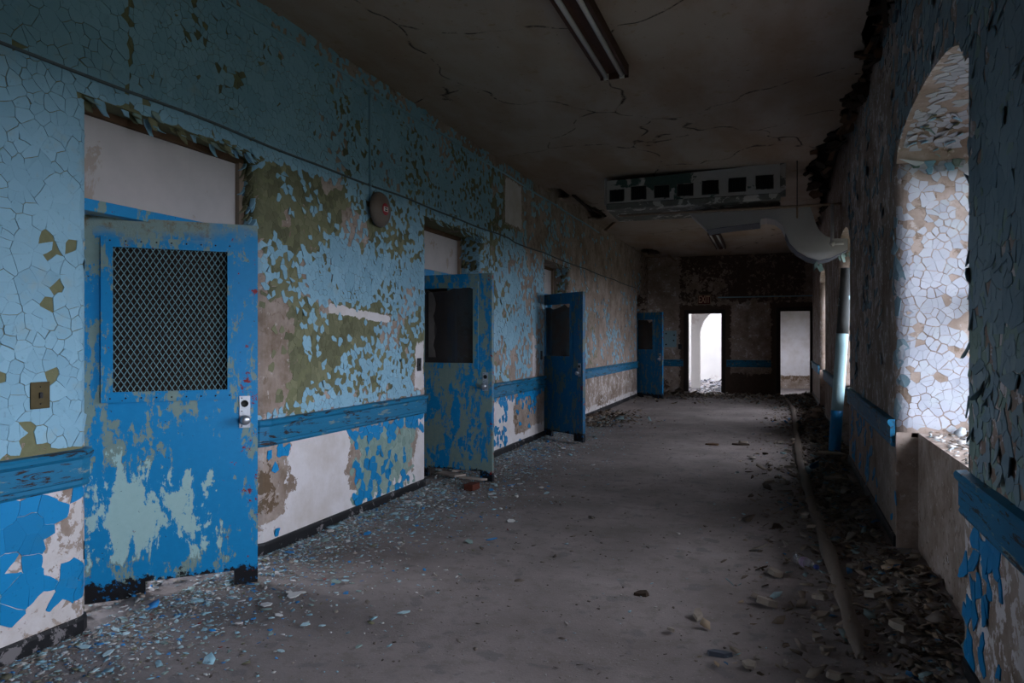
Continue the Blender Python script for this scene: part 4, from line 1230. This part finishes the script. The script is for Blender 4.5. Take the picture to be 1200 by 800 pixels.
# switch plates
def switch(px, py, w_, h_, label, mat):
    y, z = LW(px, py)
    o = empty('switch_plate', (WL + .0035, y, z)); tag(o, label, 'switch plate')
    box('plate', (0, -w_ / 2, -h_ / 2), (.008, w_ / 2, h_ / 2), mat, o, .003)
    box('toggle', (.006, -.008, -.014), (.016, .008, .014), M_STEELDK, o, .003)
    for s_ in (-1, 1):
        q = lathe('screw', [(.004, 0), (.004, .002), (.002, .003)], M_STEELDK, o, 8); q.location = (.008, 0, s_ * h_ * .32); q.rotation_euler = (0, math.pi / 2, 0)
switch(45.5, 463, .095, .125, 'tarnished brass key-switch plate on cracked pale blue paint', M_BRASS)
switch(490.5, 427, .08, .125, 'dark switch plate on the wall just before the sage-worn door', M_STEELDK)
switch(634, 416, .08, .13, 'dark switch plate on the wall just before the dark blue door', M_STEELDK)

# ------------------------------------------------------------------ end wall fittings
x0, z0 = AT(779, 406, YE); x1, z1 = AT(792.5, 388, YE)
o = empty('panel_box', ((x0 + x1) / 2, YE, z0)); tag(o, 'pale blue metal electrical panel box on the end wall', 'panel box')
w_ = (x1 - x0) / 2; hh = z1 - z0
box('body', (-w_, -.06, 0), (w_, 0, hh), M_PANEL, o, .006); box('cover', (-w_ - .012, -.068, -.012), (w_ + .012, -.06, hh + .012), M_PANEL, o, .003)
for (x, z) in ((-w_ * .7, .06), (w_ * .6, hh * .4), (w_ * .7, hh * .75), (-w_ * .7, hh * .85)):
    q = lathe('knockout', [(.022, 0), (.022, .003)], M_GRILLE, o, 12); q.location = (x, -.068, z); q.rotation_euler = (math.pi / 2, 0, 0)
x0, z0 = AT(797, 406, YE)
o = box('outlet_plate', (x0 - .05, YE - .02, z0 - .07), (x0 + .05, YE, z0 + .07), M_STEELDK, None, .005); tag(o, 'small dark outlet plate beside the exit doorway', 'outlet')
# EXIT sign
x0, z0 = AT(818, 357, YE); x1, z1 = AT(833, 345.5, YE)
sx, sz = (x1 - x0) / 2, (z1 - z0) / 2
o = empty('exit_sign', ((x0 + x1) / 2, YE - .02, (z0 + z1) / 2)); tag(o, 'small dark red EXIT sign over the bright doorway', 'sign')
box('housing', (-sx, -.05, -sz), (sx, .02, sz), M_SIGN, o, .006)
bmob('rim', ring_bm(-sx - .01, sx + .01, -sz - .01, sz + .01, .022, -.058, -.045), M_WOODL, o)
cu = bpy.data.curves.new('exit_text', 'FONT'); cu.body = 'EXIT'; cu.size = .25; cu.align_x = 'CENTER'; cu.align_y = 'CENTER'; cu.extrude = .003; cu.offset = .004
to = bpy.data.objects.new('exit_text', cu); C.objects.link(to); bpy.context.view_layer.update()
me = bpy.data.meshes.new_from_object(to.evaluated_get(bpy.context.evaluated_depsgraph_get())); bpy.data.objects.remove(to)
me.materials.clear(); me.materials.append(M_SIGNL)
lt = bpy.data.objects.new('lettering', me); C.objects.link(lt); lt.parent = o; lt.location = (0, -.054, 0); lt.rotation_euler = (math.pi / 2, 0, 0)
bx_ = max(v.co.x for v in me.vertices) - min(v.co.x for v in me.vertices); lt.scale = (sx * 1.72 / bx_, 1.08, 1)
# small round boss on end wall
x0, z0 = AT(877, 355, YE)
o = lathe('round_boss', [(.07, 0), (.07, .02), (.05, .05), (.02, .055)], M_ROOM, None, 18); o.location = (x0, YE, z0); o.rotation_euler = (math.pi / 2, 0, 0); tag(o, 'small round plaster boss on the end wall between the doorways', 'wall boss')

# ------------------------------------------------------------------ ceiling lights
def ceiling_light(x, y0_, y1_, label):
    zc = float(ceil_h(np.array(x), np.array((y0_ + y1_) / 2)))
    o = empty('ceiling_light', (x, (y0_ + y1_) / 2, zc)); tag(o, label, 'light fixture'); L2 = (y1_ - y0_) / 2
    prof = [(-.115, .02), (-.115, -.085), (-.100, -.085), (-.030, -.050), (.030, -.050), (.100, -.085), (.115, -.085), (.115, .02)]
    prism('housing', prof, -L2, L2, M_FIXT, o)
    for s_ in (-1, 1):
        V_, F_ = tube_vf([(s_ * .066, -L2 + .03, -.082), (s_ * .066, L2 - .03, -.082)], .019, 12); mob('tube', V_, F_, M_TUBE, o, True)
        for e_ in (-1, 1): box('lamp_holder', (s_ * .066 - .02, e_ * (L2 - .02) - .012, -.105), (s_ * .066 + .02, e_ * (L2 - .02) + .012, -.05), M_PALE, o, .003)
    for e_ in (-1, 1): box('end_cap', (-.118, e_ * L2 - .006, -.100), (.118, e_ * L2 + .006, .02), M_FIXT, o, .002)
lx, ly = ZP(720, 90, H - .085)
ceiling_light(lx, ly - 2.44, ly, 'rusty twin-tube ceiling light over the open stretch of floor')
lx, ly = ZP(850, 291, H - .085)
ceiling_light(lx - .10, ly - 2.44, ly, 'small rusty twin-tube ceiling light beyond the hanging duct')

# ------------------------------------------------------------------ register box and S-shaped duct under the ceiling
YR = 9.95
xa, xb = AT(711, 0, YR)[0], AT(914, 0, YR)[0]
zbm = AT(800, 233, YR)[1]
reg = empty('air_register', ((xa + xb) / 2, YR, H)); tag(reg, 'long white ceiling air register box with seven black grilles and peeling green paint', 'air register')
hw = (xb - xa) / 2; dzb = zbm - H
prism('body', [(-hw, dzb), (hw, dzb), (hw, .0), (hw * .86, .02), (hw * .5, -.015), (0, -.03), (-hw * .6, -.05), (-hw, -.06)], 0, .9, M_REG, reg)
bm = bmesh.new()
lp = [(0, dzb), (-.015, dzb - .01), (.03, dzb - .075), (.95, dzb - .105), (.95, dzb)]
for s_ in (-hw - .01, hw + .01):
    vs_ = [bm.verts.new((s_, y, z)) for y, z in lp]; bm.faces.new(vs_)
bm.verts.ensure_lookup_table()
for i in range(5): bm.faces.new((bm.verts[i], bm.verts[(i + 1) % 5], bm.verts[5 + (i + 1) % 5], bm.verts[5 + i]))
bmob('lower_tray', bm, M_REGLIP, reg)
for k_, (pa, pb, ya, yb_) in enumerate(((715, 731, 222, 237), (740, 757, 218, 234), (767, 784, 217, 232), (794, 812, 215, 230), (823, 842, 211, 228), (854, 874, 208, 225), (886, 906, 205, 222))):
    x0, z0 = AT(pa, yb_, YR); x1, z1 = AT(pb, ya, YR); cx = (xa + xb) / 2
    z0 = max(z0, zbm + .025)
    gr = box('grille', (x0 - cx, -.012, z0 - H), (x1 - cx, .004, z1 - H), M_GRILLE, reg, .003)
    for i in range(7):
        xx = x0 - cx + (x1 - x0) * (i + .5) / 7
        box('slat', (xx - .004, -.018, z0 - H + .012), (xx + .004, -.010, z1 - H - .012), M_STEELDK, gr, 0)
    box('grille_rim', (x0 - cx - .008, -.008, z0 - H - .008), (x1 - cx + .008, .003, z1 - H + .008), M_REGLIP, gr, .002)
box('hanger', (hw, -.02, dzb - .05), (hw + .07, .06, .02), M_REGLIP, reg, .004)
box('end_flange', (-hw - .03, -.02, dzb - .02), (-hw, .05, -.03), M_DUCT, reg, .004)

YD = 10.05
def cq(cx, cy): return AT(660 + cx * .3, 160 + cy * .3, YD)
out_top = [cq(492, 300), cq(560, 297), cq(700, 290), cq(850, 282), cq(965, 274)]
out_r = [cq(975, 300), cq(985, 335), cq(1000, 365), cq(1025, 388), cq(1060, 398), cq(1112, 398)]
out_b = [cq(1112, 440), cq(1085, 452), cq(1045, 472), cq(1000, 482), cq(955, 470), cq(915, 447), cq(885, 415), cq(868, 375), cq(855, 345), cq(830, 325), cq(795, 318), cq(772, 322), cq(768, 334), cq(700, 342), cq(620, 352), cq(560, 362)]
duct = empty('air_duct', (out_top[0][0], YD, out_top[0][1])); tag(duct, 'grey-white S-shaped sheet-metal air duct curving down to the right-hand window', 'air duct')
bx0, bz0 = out_top[0]
poly = [(x - bx0, z - bz0) for x, z in out_top + out_r + out_b]
prism('body', poly, 0, .50, M_DUCT, duct)
und = [(x - bx0, z - bz0) for x, z in out_b]
def skin(name, pts, y0_, y1_, th, mat):
    V_ = []
    for x, z in pts: V_ += [(x, y0_, z - .004), (x, y1_, z - .004), (x, y1_, z - th), (x, y0_, z - th)]
    n = len(pts); F_ = []
    for i in range(n - 1):
        for k_ in range(4): F_.append((4 * i + k_, 4 * i + (k_ + 1) % 4, 4 * (i + 1) + (k_ + 1) % 4, 4 * (i + 1) + k_))
    F_ += [(0, 1, 2, 3), (4 * n - 1, 4 * n - 2, 4 * n - 3, 4 * n - 4)]
    return mob(name, V_, F_, mat, duct)
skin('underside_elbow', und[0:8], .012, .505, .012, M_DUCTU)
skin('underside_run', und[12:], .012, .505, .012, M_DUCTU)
# drooping strips of paint under the elbow
random.seed(9)
for k_ in range(14):
    x, z = und[random.randint(0, 4)]
    q = box('paint_strip', (-.012, 0, -random.uniform(.04, .12)), (.012, .002, 0), M_SAGEF, duct, 0); q.location = (x + random.uniform(-.05, .05), random.uniform(.0, .4), z - .01); q.rotation_euler = (0, random.uniform(-.5, .5), random.uniform(-1, 1))
    attrs(q, dict(rnd=[.5] * len(q.data.vertices)))
box('seam_strip', (cq(765, 285)[0] - bx0 - .012, -.006, cq(765, 330)[1] - bz0), (cq(765, 285)[0] - bx0 + .012, 0, cq(765, 290)[1] - bz0), M_DUCT, duct, 0)

# thin steam pipe running under the register and down by the wall
x0, z0 = AT(726, 253, 9.9); x1, z1 = AT(986, 239, 9.9)
xd, zd = AT(975, 286, 9.9)
o = empty('steam_pipe', (xd, 9.88, zd)); tag(o, 'thin grey steam pipe under the register turning down beside the right wall', 'pipe')
V_, F_ = tube_vf([(x0 - xd, 0, z0 - zd), (x1 - xd, 0, z1 - zd)], .016, 8); mob('run', V_, F_, M_WOODL, o, True)
xm = 0; zm = z0 + (z1 - z0) * (xd - x0) / (x1 - x0)
V_, F_ = tube_vf([(0, -.02, zm - zd), (0, -.02, .03), (.02, -.02, .004), (.05, -.02, 0), (min(.14, RX(9.9) - xd - .01), -.02, 0)], .020, 10); mob('drop', V_, F_, M_DUCT, o, True)
q = lathe('elbow', [(.026, -.03), (.032, -.02), (.032, .02), (.026, .03)], M_DUCT, o, 12); q.location = (.006, -.02, .006); q.rotation_euler = (0, .8, 0)
xh, zh = AT(934, 256, 9.9)
V_, F_ = tube_vf([(xh - xd, -.02, z0 + (z1 - z0) * (xh - x0) / (x1 - x0) - zd), (xh - xd, -.02, zh - zd)], .012, 8); mob('hanger_rod', V_, F_, M_WOODL, o, True)
V_, F_ = tube_vf([(xh - xd, -.02, z0 + (z1 - z0) * (xh - x0) / (x1 - x0) - zd), (xh - xd, -.02, H - zd)], .006, 6); mob('hanger_wire', V_, F_, M_STEELDK, o, True)

# big leaning pipe
xb_, yb2 = ZP(977, 533); xb_ = min(xb_, RX(yb2) - .14)
xb_, zb_ = AT(977, 530, 9.75); xt_, zt_ = AT(992.5, 316, 9.75)
pb, pt = Vector((xb_, 9.75, 0.0)), Vector((xt_, 9.75, zt_ + .02))
lp_ = empty('leaning_pipe', pb); tag(lp_, 'fat pipe leaning from the floor to the duct, pale blue with a bright blue foot', 'pipe')
def pseg(name, t0, t1, mat, r):
    a_, b_ = (pt - pb) * t0, (pt - pb) * t1
    V_, F_ = tube_vf([a_ + (b_ - a_) * i / 6 for i in range(7)], r, 18); mob(name, V_, F_, mat, lp_, True)
M_PIPEM = plain('pipe_pale_blue', (.30, .46, .50), .15, 12, .55, col2=(.10, .11, .11), at=.63)
M_PIPED = plain('pipe_dark_peeled', (.055, .06, .06), .3, 14, .7, col2=(.26, .38, .40), at=.60)
M_PIPEB = plain('pipe_blue_foot', (.006, .16, .38), .2, 12, .5, col2=(.16, .15, .17), at=.60)
pseg('foot_band', .0, .26, M_PIPEB, .070); pseg('middle_band', .26, .66, M_PIPEM, .0695); pseg('upper_band', .66, 1.0, M_PIPED, .069)

# ------------------------------------------------------------------ hose on the floor
hp = [ZP(*q) for q in ((922, 470), (929, 480), (933, 505), (936, 535), (938, 550), (950, 590), (965, 640), (985, 700), (1000, 750), (1009, 795))]
hp = [(x, y) for x, y in hp]; dense = []
for (x0, y0_), (x1, y1_) in zip(hp[:-1], hp[1:]):
    for t in np.linspace(0, 1, 9)[:-1]: dense.append((x0 + (x1 - x0) * t, y0_ + (y1_ - y0_) * t))
for _ in range(3): dense = [dense[0]] + [tuple((np.array(a_) + 2 * np.array(b_) + np.array(c_)) / 4) for a_, b_, c_ in zip(dense[:-2], dense[1:-1], dense[2:])] + [dense[-1]]
V, F = [], []
for i, (x, y) in enumerate(dense):
    a_, b_ = Vector(dense[max(0, i - 1)]), Vector(dense[min(len(dense) - 1, i + 1)]); t = (b_ - a_).normalized(); nrm = Vector((t.y, -t.x))
    w_ = .041 * (1 + .12 * math.sin(i * .9)); tw = .5 * math.sin(i * .33) ** 3
    if i > len(dense) - 6: w_ *= (len(dense) - i) / 7 + .15
    for (o_, h_) in ((-w_, .004), (-w_ * .7, .018), (0, .022), (w_ * .7, .018), (w_, .004)):
        q = (x + nrm.x * o_, y + nrm.y * o_); V.append((q[0], q[1], fz(*q) + .028 + h_ + tw * o_ * .5))
    for (o_, h_) in ((w_, -.004), (-w_, -.004)):
        q = (x + nrm.x * o_, y + nrm.y * o_); V.append((q[0], q[1], fz(*q) + .028 + h_ + tw * o_ * .5))
for i in range(len(dense) - 1):
    for k_ in range(7): F.append((7 * i + k_, 7 * i + (k_ + 1) % 7, 7 * (i + 1) + (k_ + 1) % 7, 7 * (i + 1) + k_))
F += [tuple(range(7)), tuple(7 * (len(dense) - 1) + k_ for k_ in range(6, -1, -1))]
o = mob('fire_hose', V, F, M_HOSE, None, True); tag(o, 'long flat dusty canvas hose lying along the floor by the debris', 'hose')

# ------------------------------------------------------------------ debris
def chips(name, xs, ys, size, tilt, colors, weights, mat_rough, label, cat, lift=.004, zfun=None):
    """thousands of loose flakes, each a little irregular slab, as one mesh with a colour per flake"""
    n = len(xs); k = 5
    ang = (np.arange(k) * 2 * math.pi / k)[None, :] + rng.uniform(-.45, .45, (n, k)) + rng.uniform(0, 6.28, (n, 1))
    rad = size[:, None] * rng.uniform(.55, 1.15, (n, k)); st = rng.uniform(.45, 1.0, (n, 1)); ro = rng.uniform(0, 3.14, (n, 1))
    lx_ = rad * np.cos(ang); ly_ = rad * np.sin(ang) * st
    px_ = lx_ * np.cos(ro) - ly_ * np.sin(ro); py_ = lx_ * np.sin(ro) + ly_ * np.cos(ro)
    gx, gy = rng.normal(0, tilt, (n, 1)), rng.normal(0, tilt, (n, 1))
    z0_ = (floor_h(xs, ys) if zfun is None else zfun(xs, ys))[:, None] + lift * rng.uniform(.3, 1.6, (n, 1)) + np.abs(gx) * size[:, None] * .5 + np.abs(gy) * size[:, None] * .5
    top = np.stack([xs[:, None] + px_, ys[:, None] + py_, z0_ + gx * px_ + gy * py_ + .1 * size[:, None] * rng.uniform(-.5, 1, (n, k))], -1)
    th_ = np.minimum(.010, .12 * size)[:, None] * rng.uniform(.4, 1.2, (n, 1))
    bot = top.copy(); bot[:, :, 2] -= th_
    V_ = np.concatenate([top, bot], 1).reshape(-1, 3)
    base = np.arange(n)[:, None] * 2 * k
    tops = base + np.arange(k)[None, :]
    me = bpy.data.meshes.new(name)
    quads = []
    for a_ in range(k):
        b_ = (a_ + 1) % k
        quads.append(np.stack([base[:, 0] + b_, base[:, 0] + a_, base[:, 0] + k + a_, base[:, 0] + k + b_], 1))
    quads = np.stack(quads, 1).reshape(-1, 4)
    me.vertices.add(len(V_)); me.vertices.foreach_set('co', V_.astype(np.float32).ravel())
    nl = n * k + len(quads) * 4
    me.loops.add(nl); me.loops.foreach_set('vertex_index', np.concatenate([tops.ravel(), quads.ravel()]).astype(np.int32))
    me.polygons.add(n + len(quads))
    me.polygons.foreach_set('loop_start', np.concatenate([np.arange(n) * k, n * k + np.arange(len(quads)) * 4]).astype(np.int32))
    me.update(calc_edges=True); me.validate()
    cols = np.array(colors)[rng.choice(len(colors), n, p=np.array(weights) / sum(weights))] * rng.uniform(.7, 1.2, (n, 1))
    cc = np.concatenate([np.repeat(cols, 2 * k, 0), np.ones((n * 2 * k, 1))], 1)
    ca = me.color_attributes.new('chip', 'FLOAT_COLOR', 'POINT'); ca.data.foreach_set('color', cc.astype(np.float32).ravel())
    m, nt, b = newmat(name + '_material', mat_rough); kk = NB(nt); at = kk.n('ShaderNodeAttribute'); at.attribute_name = 'chip'
    nz = kk.noise(kk.coord(), 60, 4); kk.l(kk.mix(kk.math('MULTIPLY', kk.step(nz, .58, .1), .4), at.outputs['Color'], (.15, .13, .12)), b.inputs['Base Color'])
    me.materials.append(m)
    o = bpy.data.objects.new(name, me); C.objects.link(o); tag(o, label, cat, None, 'stuff'); return o
PAL_L = [(.27, .46, .54), (.42, .56, .60), (.55, .53, .52), (.22, .30, .28), (.02, .20, .48), (.30, .25, .21), (.16, .15, .09), (.20, .035, .03)]
def inside(xs, ys): return (xs < np.array(RX(ys)) - .02)
n = 24000
ys_ = rng.uniform(1.3, 14, n) ; ds = rng.exponential(.30, n)
dens = np.interp(ys_, [1.3, 2.6, 4, 6.4, 7.8, 8.5, 10, 13, 14], [1, 1, .9, 1, 1, .8, .7, .5, .2]); k_ = (rng.random(n) < dens) & (ds < 1.5)
xs_, ys_ = WL + .02 + ds[k_], ys_[k_]
chips('paint_chip_litter', xs_, ys_, rng.lognormal(-4.75, .5, len(xs_)), .18, PAL_L, [5, 2.2, 3.2, 3.2, 1.3, 3, 1.6, .25], .6, 'litter of small blue and grey paint chips along the foot of the left wall', 'paint chips')
n = 3800      # in the door reveals
ys_ = rng.uniform(1.3, 20, n); k_ = np.array([any(a < y < b for a, b in OPEN) for y in ys_]); ys_ = ys_[k_]
xs_ = WL - rng.uniform(0, .44, len(ys_))
chips('doorway_chip_litter', xs_, ys_, rng.lognormal(-4.3, .5, len(xs_)), .2, PAL_L, [3, 2, 4, 3, 1, 4, 2, .2], .7, 'litter of paint chips and grit on the thresholds of the side doors', 'paint chips')
n = 9000
ys_ = rng.uniform(2.0, 19.8, n); ds = rng.gamma(1.6, .19, n); k_ = ds < 1.2
ys_, ds = ys_[k_], ds[k_]; xs_ = np.array(RX(ys_)) - .03 - ds
nic = np.array([any(a + .05 < y < b - .05 for a, b in WIN) for y in ys_]); xs_ = xs_ + nic * .13
PAL_R = [(.13, .095, .07), (.20, .155, .12), (.075, .05, .035), (.27, .23, .20), (.20, .29, .31), (.02, .12, .26), (.30, .22, .15)]
chips('plaster_rubble', xs_, ys_, rng.lognormal(-3.85, .5, len(xs_)), .32, PAL_R, [4, 4, 3, 2, 1.3, .35, .8], .85, 'heap of brown plaster crumbs and paint scraps along the foot of the right wall', 'rubble', .010)
n = 7500
xs_ = rng.uniform(WL + .3, .6, n); ys_ = 1.6 + 18 * rng.random(n) ** 1.5
chips('floor_grit', xs_, ys_, rng.lognormal(-5.25, .6, n), .2, [(.08, .06, .05), (.30, .27, .25), (.25, .36, .40), (.14, .11, .09)], [4, 3, 1, 3], .8, 'scattered grit and crumbs over the open middle of the floor', 'grit')
n = 2600      # far end rubble
xs_ = rng.uniform(WL, RX(19), n); ys_ = YE - .1 - rng.exponential(.55, n); k_ = ys_ > 16
xs_, ys_ = xs_[k_], ys_[k_]
chips('end_wall_rubble', xs_, ys_, rng.lognormal(-3.4, .5, len(xs_)), .3, PAL_R, [4, 5, 3, 3, .8, .2, 1], .85, 'dark rubble heaped across the floor before the end wall', 'rubble', .02)
n = 700       # heap past the dimmed blue door
ys_ = rng.normal(13.0, .75, n); xs_ = WL + .05 + np.abs(rng.normal(0, .42, n)); k_ = (ys_ > 11.9) & (ys_ < 15)
chips('rubble_pile', xs_[k_], ys_[k_], rng.lognormal(-3.35, .45, k_.sum()), .3, PAL_R, [3, 5, 2, 3, 1.5, .2, 1.5], .85, 'low pile of broken lath and plaster past the dark blue door', 'rubble', .03)
n = 900       # flakes on the window sills
sx_, sy_ = [], []
for a, b in WIN[1:]:
    yy = rng.uniform(a + .03, b - .03, n // 3); sy_.append(yy); sx_.append(np.array(RX(yy)) + NB_ + rng.uniform(.015, WD - NB_ - .12, n // 3))
sx_, sy_ = np.concatenate(sx_), np.concatenate(sy_)
chips('sill_flakes', sx_, sy_, rng.lognormal(-3.9, .4, len(sx_)), .28, [(.55, .52, .50), (.42, .45, .47), (.30, .25, .21), (.2, .28, .3)], [4, 3, 3, 1], .6, 'loose pale paint flakes and plaster lying on the window sills', 'paint flakes', .006, lambda x, y: np.full(len(x), SILL))
n = 900
xs_ = rng.uniform(-3.4, -.7, n); ys_ = rng.uniform(Y2, 27.5, n)
chips('passage_rubble', xs_, ys_, rng.lognormal(-3.2, .5, n), .25, [(.25, .25, .28), (.12, .12, .14), (.4, .4, .42)], [3, 4, 1], .8, 'rubble on the floor of the bright passage beyond the exit doorway', 'rubble', .01, lambda x, y: np.full(len(x), -.03))

# larger loose pieces, one by one
def slab_mesh(name, r, th, n_, mat, seed):
    rd = random.Random(seed); bm = bmesh.new()
    st = rd.uniform(.5, .95)
    vs_ = [bm.verts.new((r * rd.uniform(.65, 1.1) * math.cos(2 * math.pi * i / n_ + rd.uniform(-.2, .2)), st * r * rd.uniform(.65, 1.1) * math.sin(2 * math.pi * i / n_ + rd.uniform(-.2, .2)), 0)) for i in range(n_)]
    f = bm.faces.new(vs_); rr = bmesh.ops.extrude_face_region(bm, geom=[f])
    for v in rr['geom']:
        if isinstance(v, bmesh.types.BMVert): v.co.z += th * rd.uniform(.8, 1.2); v.co.x *= .95; v.co.y *= .95
    bmesh.ops.recalc_face_normals(bm, faces=bm.faces)
    me = bpy.data.meshes.new(name); bm.to_mesh(me); bm.free(); me.materials.append(mat); return me
random.seed(21)
M_PCH = [plain('loose_paint_pale', (.36, .50, .55), .15, 14, .55), plain('loose_paint_blue', (.015, .20, .48), .2, 14, .5), plain('loose_paint_white', (.55, .53, .52), .12, 14, .7), plain('loose_paint_sage', (.22, .30, .28), .15, 14, .7)]
pm = [[slab_mesh('paint_chip', .045, .004, random.randint(5, 7), m, 100 + i * 7 + j) for j in range(3)] for i, m in enumerate(M_PCH)]
lab = ['loose pale blue paint flake lying on the floor', 'loose bright blue paint flake lying on the floor', 'loose white plaster skim flake lying on the floor', 'loose sage green paint flake lying on the floor']
for k_ in range(84):
    i = random.choices(range(4), (4, 2, 3, 2))[0]
    o = bpy.data.objects.new('paint_chip', random.choice(pm[i])); C.objects.link(o)
    y = random.uniform(1.9, 9.5); x = WL + .06 + min(1.3, random.expovariate(2.6)); s_ = random.uniform(.45, 1.1)
    for a, b in OPEN:
        if a - .1 < y < b + .1 and x < WL + .7: x += .5
    o.location = (x, y, fz(x, y) + .012); o.scale = (s_, s_, 1); o.rotation_euler = (random.uniform(-.15, .15), random.uniform(-.15, .15), random.uniform(0, 6.28))
    tag(o, lab[i], 'paint flake', ['pale blue flakes on the floor', 'bright blue flakes on the floor', 'white flakes on the floor', 'sage flakes on the floor'][i])
cm = [slab_mesh('plaster_chunk', .075, .028, random.randint(5, 7), M_PLCHUNK, 200 + j) for j in range(6)]
for k_ in range(56):
    o = bpy.data.objects.new('plaster_chunk', random.choice(cm)); C.objects.link(o)
    y = random.uniform(2.8, 12) if k_ < 40 else random.uniform(2.8, 5.0); x = RX(y) - .14 - min(1.1, random.expovariate(3.4)); s_ = random.uniform(.45, 1.1)
    if 8.9 < y < 10.4 and x > .45: x -= .35
    o.location = (x, y, fz(x, y) + .014); o.scale = (s_, s_, s_); o.rotation_euler = (random.uniform(-.25, .25), random.uniform(-.25, .25), random.uniform(0, 6.28))
    tag(o, 'loose chunk of brown plaster in the debris along the right wall', 'plaster chunk', 'plaster chunks by the right wall')
# named pieces
def board(x, y, L_, w_, rz, label, mat=M_WOODL, dz=.0, tilt=0.0, nm='broken_board'):
    bm = bmesh.new(); n_ = 6
    a_ = [bm.verts.new((-L_ / 2 + random.uniform(-.02, .02), -w_ / 2, 0)), bm.verts.new((L_ / 2 + random.uniform(-.05, .05), -w_ / 2 * .8, 0)), bm.verts.new((L_ / 2 - .04, w_ / 2 * .3, 0)), bm.verts.new((L_ / 2 - random.uniform(.0, .1), w_ / 2, 0)), bm.verts.new((-L_ / 2 + .03, w_ / 2, 0))]
    f = bm.faces.new(a_); r = bmesh.ops.extrude_face_region(bm, geom=[f]); bmesh.ops.translate(bm, vec=(0, 0, .018), verts=[v for v in r['geom'] if isinstance(v, bmesh.types.BMVert)])
    o = bmob(nm, bm, mat); o.location = (x, y, fz(x, y) + .012 + dz); o.rotation_euler = (0, tilt, rz); tag(o, label, 'board'); return o
bxy = ZP(528, 563); board(bxy[0], bxy[1], .40, .13, 2.6, 'pale split board under the sage-worn door', M_PALEW, .02, .05)
bxy = ZP(545, 562); board(bxy[0], bxy[1], .30, .08, .5, 'short pale splinter of wood across the boards under the sage-worn door', M_PALEW, .075, -.06)
bxy = ZP(553, 567); board(bxy[0], bxy[1], .34, .06, 2.9, 'narrow grey lath beside the red brick', M_PALEW, .035, 0)
bxy = ZP(975, 542); board(bxy[0], bxy[1], .34, .20, .1, 'flat slab of broken board at the foot of the leaning pipe', M_PLCHUNK, .02, .04)
bxy = ZP(965, 572); board(bxy[0] + .1, bxy[1], .22, .14, .3, 'pale broken tile lying in the debris beside the hose', M_PLCHUNK, .03, .05)
for k_, (px, py, L_, rz, lb_) in enumerate(((872, 464, 1.5, -.55, 'long dark plank lying on the floor before the end wall'), (858, 463, 1.2, -.35, 'shorter dark plank beside the long plank before the end wall'))):
    bxy = ZP(px, py); board(bxy[0], bxy[1], L_, .10, rz, lb_, M_WOOD, .02 + .02 * k_, 0)
bxy = ZP(553, 574)
o = bmob('brick', boxbm((-.075, -.05, 0), (.075, .05, .062), .006), M_BRICK); o.location = (bxy[0], bxy[1], fz(*bxy) + .004); o.rotation_euler = (0, 0, 1.45); tag(o, 'broken red brick on the floor in front of the sage-worn door', 'brick')
# dark crumbs on the open floor
for k_, (px, py, r, lb_) in enumerate(((835, 521, .11, 'flat brown crumb patch on the bare floor midway down the corridor'), (868, 521, .12, 'dark clod of rubbish on the bare floor midway down the corridor'), (752, 697, .05, 'small dark chip on the bare floor in front of the sage-worn door'), (842, 768, .06, 'grey-blue flake on the bare floor close to the hose end'))):
    x, y = ZP(px, py)
    me = slab_mesh('rubbish_clod', r, .02, 7, (M_WOOD, M_LATH, M_LATH, M_DUCTU)[k_], 300 + k_)
    o = bpy.data.objects.new('rubbish_clod', me); C.objects.link(o); o.location = (x, y, fz(x, y) - .002); tag(o, lb_, 'debris')
# plastic bottle
x, y = ZP(944, 668)
bt = empty('plastic_bottle', (x, y, fz(x, y) + .034)); bt.rotation_euler = (0, math.pi / 2, -.9); tag(bt, 'small crushed clear plastic bottle with a blue cap beside the hose', 'bottle')
M_PET = pane_material('clear_plastic', (.5, .52, .55), .30)
lathe('bottle_body', [(.020, -.09), (.030, -.085), (.031, -.03), (.027, -.01), (.031, .01), (.030, .04), (.014, .075), (.012, .09)], M_PET, bt, 18)
lathe('cap', [(.015, .088), (.016, .105), (.014, .108)], plain('bottle_cap_blue', (.03, .05, .22), .1, 20, .4), bt, 14)
lathe('paper_label', [(.0315, -.028), (.0320, -.02), (.0320, .006), (.0315, .010)], plain('bottle_label', (.25, .18, .28), .5, 40, .5), bt, 18)
